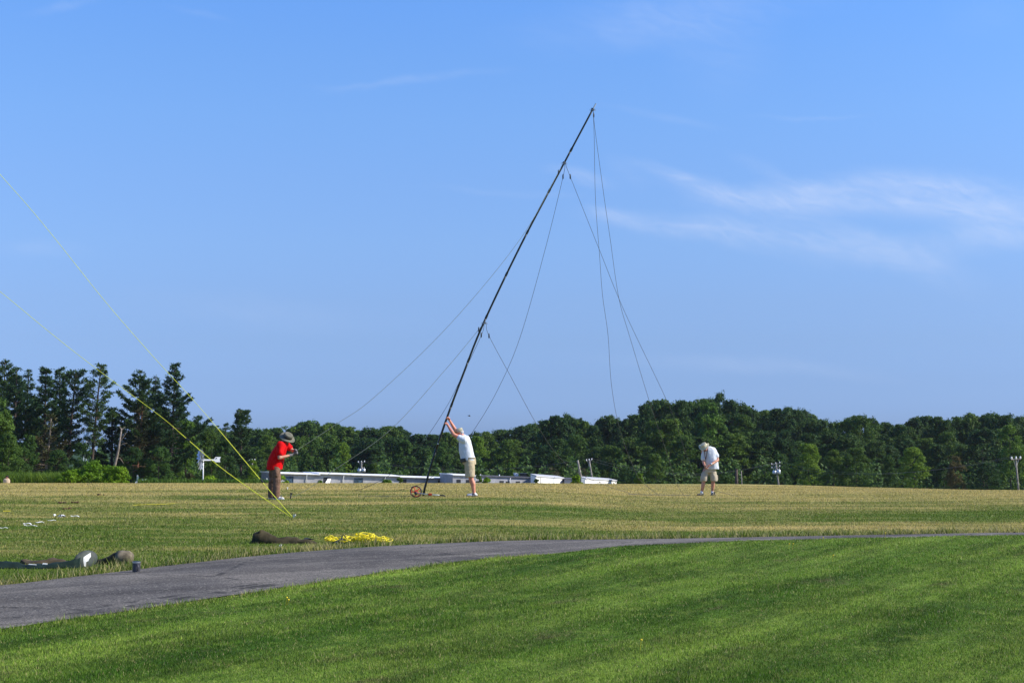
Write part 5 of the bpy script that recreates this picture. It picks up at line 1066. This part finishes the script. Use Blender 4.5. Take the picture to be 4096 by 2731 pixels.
for a, k, n_ in ((hipR, kR, aR), (hipL, kL, aL)): p.cap(a - V3(0, 0, .06), k, .118, .098, 16); p.cap(k, n_ + V3(0, 0, .05), .098, .082, 16); p.loft([(n_ + V3(.01, 0, -.06), .088, .082), (n_ + V3(.0, 0, .02), .085, .08), (n_ + V3(0, 0, .12), .082, .078)], 18)
p.cap(V3(.09, -.20, .60), V3(.085, -.20, .70), .045, .045)
p.fuse('trousers', M_BROWNT, T1, O0, .011, 4, .013, 7, (1, 1, 1.2), 8)
for n_, dd in ((aR, V3(1, -.15, 0)), (aL, V3(.8, .3, 0))): q_ = MB(); foot_shoe(q_, n_, dd); so = q_.fuse('shoe', M_SHOEW, T1, O0, .007, 2); sole(so, n_, dd, .29, M_SHOEW, O0)
h1 = hat(T1, HQ(0, -.025, .072), V3(.40, -.50, .74), V3(.8, 0, -.5), M_HATG, .195, .102, .105, .020, 'sun_hat', band=M_BLACK)

# ---- man at the mast (faces -x, arms raised)
T2 = new_person('man in a white T-shirt and khaki shorts pushing the leaning mast up with both hands', Vector((MAN2.x + .045, MAN2.y, H(MAN2.x, MAN2.y))))
def m2(cx, cz, y=0):      # zoom crop of the photograph -> metres from his feet
    return V3((cx - 1150) / 610, y, (1400 - cz) / 610)
hipR, hipL = m2(1082, 830, .09), m2(1088, 830, -.09); kR, kL = m2(1100, 1125, .11), m2(1112, 1125, -.09); aR, aL = m2(1150, 1345, .12), m2(1158, 1345, -.09)
shR, shL = m2(985, 495, .17), m2(960, 500, -.17); elL, elR = m2(832, 428, -.16), m2(862, 375, .20)
wrL, wrR = m2(733, 278, .03), m2(763, 205, .10)
b = MB(); b.loft([(m2(1080, 900), .14, .165), (m2(1068, 820), .155, .17), (m2(1045, 720), .165, .17), (m2(1035, 620), .15, .175), (m2(1015, 540), .13, .175), (m2(990, 470), .09, .13)])
for a, k, n_ in ((hipR, kR, aR), (hipL, kL, aL)): b.cap(a, k, .092, .060, 14); b.cap(k, k.lerp(n_, .35) + V3(.02, 0, 0), .058, .062, 14); b.cap(k.lerp(n_, .35) + V3(.02, 0, 0), n_, .060, .038, 14); b.cap(n_, n_ - V3(0, 0, .05), .040, .04)
b.cap(m2(985, 470), m2(945, 425), .062, .058)
for a, e, wv in ((shR, elR, wrR), (shL, elL, wrL)): b.cap(a, e, .060, .047, 12); b.cap(e, e.lerp(wv, .4), .047, .045, 12); b.cap(e.lerp(wv, .4), wv, .044, .029, 12)
HQ2, HR2 = head(b, m2(925, 410), V3(-.80, -.05, -.45), V3(-.35, 0, .93))
pole_at = lambda z: V3(0, 0, 0)
mastdir = (P(1789, 1655, MD) - P(1752, 1780, MD)).normalized()
hand(b, wrL, V3(-.55, .55, .62), V3(-.35, .80, -.25), 1.0, 1.0, 1)
hand(b, wrR, V3(-.50, -.40, .70), V3(-.35, -.80, -.15), 1.0, 1.0, -1)
b.fuse('body', M_SKINR, T2, O0, .0075, 3); eyes(T2, HQ2, O0)
MB().ell(HQ2(0, -.045, .0), (.088, .075, .062), HR2, 16, 10).build('hair', M_HAIR, T2, O0, smooth=True)
s_ = MB(); s_.loft([(m2(1062, 838), .185, .195), (m2(1050, 790), .19, .20), (m2(1028, 700), .185, .205), (m2(1020, 620), .168, .205), (m2(1012, 545), .15, .21), (m2(1004, 485), .125, .20), (m2(985, 448), .07, .10)], 28, 2.2); s_.cap(m2(1030, 500, -.08), m2(1050, 600, -.05), .09, .09); s_.cap(m2(1030, 500, .08), m2(1050, 600, .05), .09, .09)
s_.cap(shL + V3(.05, 0, -.02), shL.lerp(elL, .22), .105, .082, 14); s_.cap(shR + V3(.05, 0, -.02), shR.lerp(elR, .25), .10, .080, 14)
s_.fuse('shirt', M_WSHIRT, T2, O0, .012, 4, .012, 6, (1.3, 1, .55), 13)
p = MB(); p.loft([(m2(1082, 900), .165, .19), (m2(1072, 850), .172, .195), (m2(1066, 800), .175, .19)], 24)
for a, k, y in ((hipR, kR, .11), (hipL, kL, -.10)): p.loft([(m2(1090, 1098, y), .118, .108), (m2(1090, 1050, y), .118, .108), (m2(1085, 950, y * .95), .128, .115), (m2(1080, 850, y * .85), .135, .115)], 22)
p.fuse('shorts', M_KHAKI, T2, O0, .011, 3, .013, 7, (1, 1, .6), 5)
MB().loft([(m2(1068, 812), .183, .20), (m2(1066, 790), .184, .20)], 32).build('belt', M_BELT, T2, O0, smooth=True)
MB().box(m2(985, 835, -.17), (.155, .06, .10), Matrix.Rotation(R(-12), 3, 'Y')).build('belt_pouch', M_BLACK, T2, O0, bevel=.015)
for n_, dd in ((aR, V3(-1, .12, 0)), (aL, V3(-1, -.08, 0))): q_ = MB(); foot_shoe(q_, n_ + V3(.02, 0, 0), dd); so = q_.fuse('shoe', M_SHOEW, T2, O0, .007, 2); sole(so, n_ + V3(.02, 0, 0), dd, .29, M_BLACK, O0); MB().box(V3(n_.x - .03, n_.y - .042, .05), (.06, .008, .02)).build('stripe', M_BLACK, so, O0)
capc = HQ2(0, -.01, .045); u2 = V3(-.25, 0, .97).normalized(); hc = hat(T2, capc, u2, V3(-1, 0, -.2), M_CAMO, .100, .093, .085, .0, 'cap')
f2 = V3(-.95, 0, -.28).normalized(); s2 = V3(0, 1, 0); m = MB(); V = [];
for k in range(9): a = math.pi * k / 8; V.append(capc + f2 * (.075 + .085 * math.sin(a)) + s2 * .078 * math.cos(a) - u2 * .0)
V2 = [v - u2 * .008 for v in V]; n = 9; m.add(V + V2, [tuple(range(n)), tuple(range(2 * n - 1, n - 1, -1))] + [(i, i + n, (i + 1) % n + n, (i + 1) % n) for i in range(n)]); m.build('visor', M_CAPD, hc, O0)

# ---- man with lanyard
T3 = new_person('man in a pale grey T-shirt, floppy hat and lanyard, looking down at his hands', Vector((MAN3.x, MAN3.y, MAN3.z)))
def m3(cx, cz, y=0): return V3((cx - 665) / 690, y, (1372 - cz) / 690)
hipA, hipB = m3(615, 850), m3(770, 850); kA, kB = m3(568, 1085, -.03), m3(778, 1085, -.02); aA, aB = m3(533, 1300, 0), m3(760, 1300, .02)
shA, shB = m3(560, 420, -.05), m3(810, 390, .02); elA, elB = m3(560, 640, -.10), m3(872, 610, -.10); wrA, wrB = m3(572, 722, -.30), m3(702, 700, -.33)
b = MB(); b.loft([(m3(695, 880), .175, .12), (m3(705, 800), .18, .13), (m3(712, 700), .175, .135), (m3(705, 560, -.02), .175, .13), (m3(692, 440, -.04), .165, .11), (m3(675, 370, -.06), .10, .08)])
for a, k, n_ in ((hipA, kA, aA), (hipB, kB, aB)): b.cap(a, k, .088, .058, 14); b.cap(k, k.lerp(n_, .35), .056, .060, 14); b.cap(k.lerp(n_, .35), n_, .059, .038, 14)
b.cap(m3(672, 375, -.07), m3(620, 335, -.12), .060, .057)
for a, e, wv in ((shA, elA, wrA), (shB, elB, wrB)): b.cap(a, e, .056, .045, 12); b.cap(e, e.lerp(wv, .4), .045, .044, 12); b.cap(e.lerp(wv, .4), wv, .043, .028, 12)
HQ3, HR3 = head(b, m3(592, 345, -.15), V3(-.42, -.50, -.76), V3(-.42, -.45, .62))
hand(b, wrB, V3(-.80, -.15, -.35), V3(-.2, .55, -.75), .85, 1.0, 1)
hand(b, wrA, V3(.25, -.35, -.65), V3(.75, .3, .1), .9, 1.0, -1)
b.fuse('body', M_SKIN, T3, O0, .0075, 3); eyes(T3, HQ3, O0)
MB().ell(HQ3(0, -.035, .005), (.084, .070, .060), HR3, 16, 10).build('hair', M_HAIR, T3, O0, smooth=True)
gl = HQ3(0, .092, .008); ax = HR3 @ V3(1, 0, 0); m = MB(); m.tube([gl - ax * .065, gl + ax * .065], .005, 6); ring(m, gl - ax * .032, .022, .003, HR3 @ V3(0, 1, 0), 16, 5); ring(m, gl + ax * .032, .022, .003, HR3 @ V3(0, 1, 0), 16, 5); m.tube([gl + ax * .068, HQ3(.082, .0, .008)], .0035, 5); m.tube([gl - ax * .068, HQ3(-.082, .0, .008)], .0035, 5); m.build('glasses', M_BLACK, T3, O0)
s_ = MB(); s_.loft([(m3(752, 805), .225, .175), (m3(750, 760), .222, .178), (m3(742, 660, -.01), .212, .185), (m3(728, 560, -.02), .202, .18), (m3(712, 460, -.03), .195, .165), (m3(705, 390, -.04), .175, .14), (m3(700, 340, -.04), .13, .11), (m3(685, 312, -.05), .07, .06)], 28, 2.2)
s_.cap(shA + V3(.04, 0, 0), shA.lerp(elA, .72), .085, .072, 14); s_.cap(shB - V3(.04, 0, 0), shB.lerp(elB, .60), .092, .086, 14)
s_.fuse('shirt', M_GSHIRT, T3, O0, .012, 4, .011, 6, (1, 1, .6), 23)
p = MB(); p.loft([(m3(690, 880), .185, .145), (m3(705, 830), .19, .15), (m3(718, 790), .18, .14)], 24)
p.loft([(m3(576, 1062, -.02), .108, .11), (m3(580, 1000, -.02), .110, .112), (m3(610, 900), .115, .12), (m3(640, 840), .11, .12)], 22); p.loft([(m3(795, 1062, -.02), .108, .11), (m3(792, 1000, -.02), .110, .112), (m3(775, 900), .115, .12), (m3(755, 840), .11, .12)], 22)
p.box(m3(862, 985), (.05, .13, .15)); p.fuse('shorts', M_KHAKI2, T3, O0, .011, 3, .012, 7, (1, 1, .6), 35)
for n_ in (aA, aB): MB().tube([n_ + V3(0, 0, .035), n_ - V3(0, 0, .02), V3(n_.x, n_.y, .05)], [.043, .044, .046], 14).build('sock', M_SOCK, T3, O0, smooth=True)
for n_, dd in ((aA, V3(-.85, -.55, 0)), (aB, V3(-.25, -.95, 0))): q_ = MB(); foot_shoe(q_, n_, dd, .27, h=.06); so = q_.fuse('shoe', M_SHOEB, T3, O0, .007, 2); sole(so, n_, dd, .28, M_BLACK, O0)
hh = hat(T3, HQ3(0, -.015, .060), V3(-.45, -.42, .79), V3(-.6, -.6, -.5), M_HATK, .165, .094, .088, .022, 'floppy_hat', up_side=.9)
nk = [m3(655, 330, -.02), m3(648, 375, -.17), m3(625, 500, -.21), m3(602, 600, -.215)]; nk2 = [m3(655, 330, -.02), m3(600, 375, -.20), m3(578, 440, -.20), m3(590, 540, -.215), m3(602, 600, -.215)]
ly = MB().tube(nk, .012, 5, flat=.4).tube(nk2, .012, 5, flat=.4).tube([m3(602, 600, -.215), m3(600, 700, -.25), m3(590, 735, -.27)], .004, 5).build('lanyard', M_STRAP, T3, O0)
MB().box(m3(580, 765, -.28), (.06, .03, .045)).build('device', M_BLACK, T3, O0, bevel=.006)
wa = wrB.lerp(elB, .06); wdv = (elB - wrB).normalized(); wt = MB().tube([wa - wdv * .012, wa + wdv * .012], .034, 16).build('watch', M_BELT, T3, O0, smooth=True); MB().tube([wa + V3(0, -.030, .018), wa + V3(0, -.038, .022)], .021, 16).build('dial', M_WHITE, wt, O0)

# ---- distant person behind the crest
c4 = GD(35, 92); T4 = new_person('distant person in a tan shirt and dark cap seen from behind beside the corn', c4, 0)
s4 = (P(35, 1906, 92).z - c4.z) / 1.72; b = MB(); z4 = lambda x, y, z: V3(x, y, z) * s4
b.loft([(z4(0, 0, .86), .15, .12), (z4(0, 0, 1.05), .17, .125), (z4(0, 0, 1.3), .19, .13), (z4(0, 0, 1.42), .14, .10)])
for k in (-1, 1): b.cap(z4(.1 * k, 0, .9), z4(.11 * k, 0, .48), .09, .06); b.cap(z4(.11 * k, 0, .48), z4(.12 * k, 0, .08), .058, .04); b.cap(z4(.2 * k, 0, 1.38), z4(.26 * k, .04, 1.1), .055, .042); b.cap(z4(.26 * k, .04, 1.1), z4(.16 * k, .26, 1.0), .042, .03); hand(b, z4(.16 * k, .26, 1.0), V3(-.4 * k, .8, 0), V3(-.5 * k, 0, -.6), .6, 1, k)
b.cap(z4(0, 0, 1.42), z4(.02, .04, 1.52), .055, .055); HQ4, HR4 = head(b, z4(.02, .05, 1.60), V3(.3, .9, -.35), V3(.1, .35, .93), .95); b.fuse('body', M_SKIN, T4, O0, .012, 3)
s_ = MB(); s_.loft([(z4(0, 0, .88), .20, .16), (z4(0, 0, 1.1), .215, .17), (z4(0, 0, 1.3), .22, .16), (z4(0, 0, 1.41), .17, .13), (z4(0, .01, 1.46), .09, .08)], 24)
for k in (-1, 1): s_.cap(z4(.18 * k, 0, 1.37), z4(.24 * k, .02, 1.14), .085, .07)
s_.fuse('shirt', M_TAN, T4, O0, .016, 4, .012, 5); p = MB(); p.loft([(z4(0, 0, .80), .17, .15), (z4(0, 0, .95), .18, .15)], 20)
for k in (-1, 1): p.cap(z4(.1 * k, 0, .85), z4(.12 * k, 0, .10), .11, .08)
p.fuse('trousers', M_KHAKI, T4, O0, .016, 3); hat(T4, HQ4(0, -.01, .05), V3(.1, .3, .95), V3(.2, 1, -.3), M_CAPD, .105, .092, .08, 0, 'cap')
# ================================================================ HAZE
m, t = newmat('haze_air'); v_ = t.node('ShaderNodeVolumePrincipled', i={'Color': (.80, .88, 1.0, 1), 'Density': .00006, 'Anisotropy': .25}); o_ = t.node('ShaderNodeOutputMaterial'); t.l.new(v_.outputs[0], o_.inputs['Volume'])
hz = MB().box((0, 180, 11), (900, 560, 70)).build('haze', m); tag(hz, None, kind='stuff'); hz['label'] = 'faint summer haze over the field and wood'; hz['category'] = 'haze'
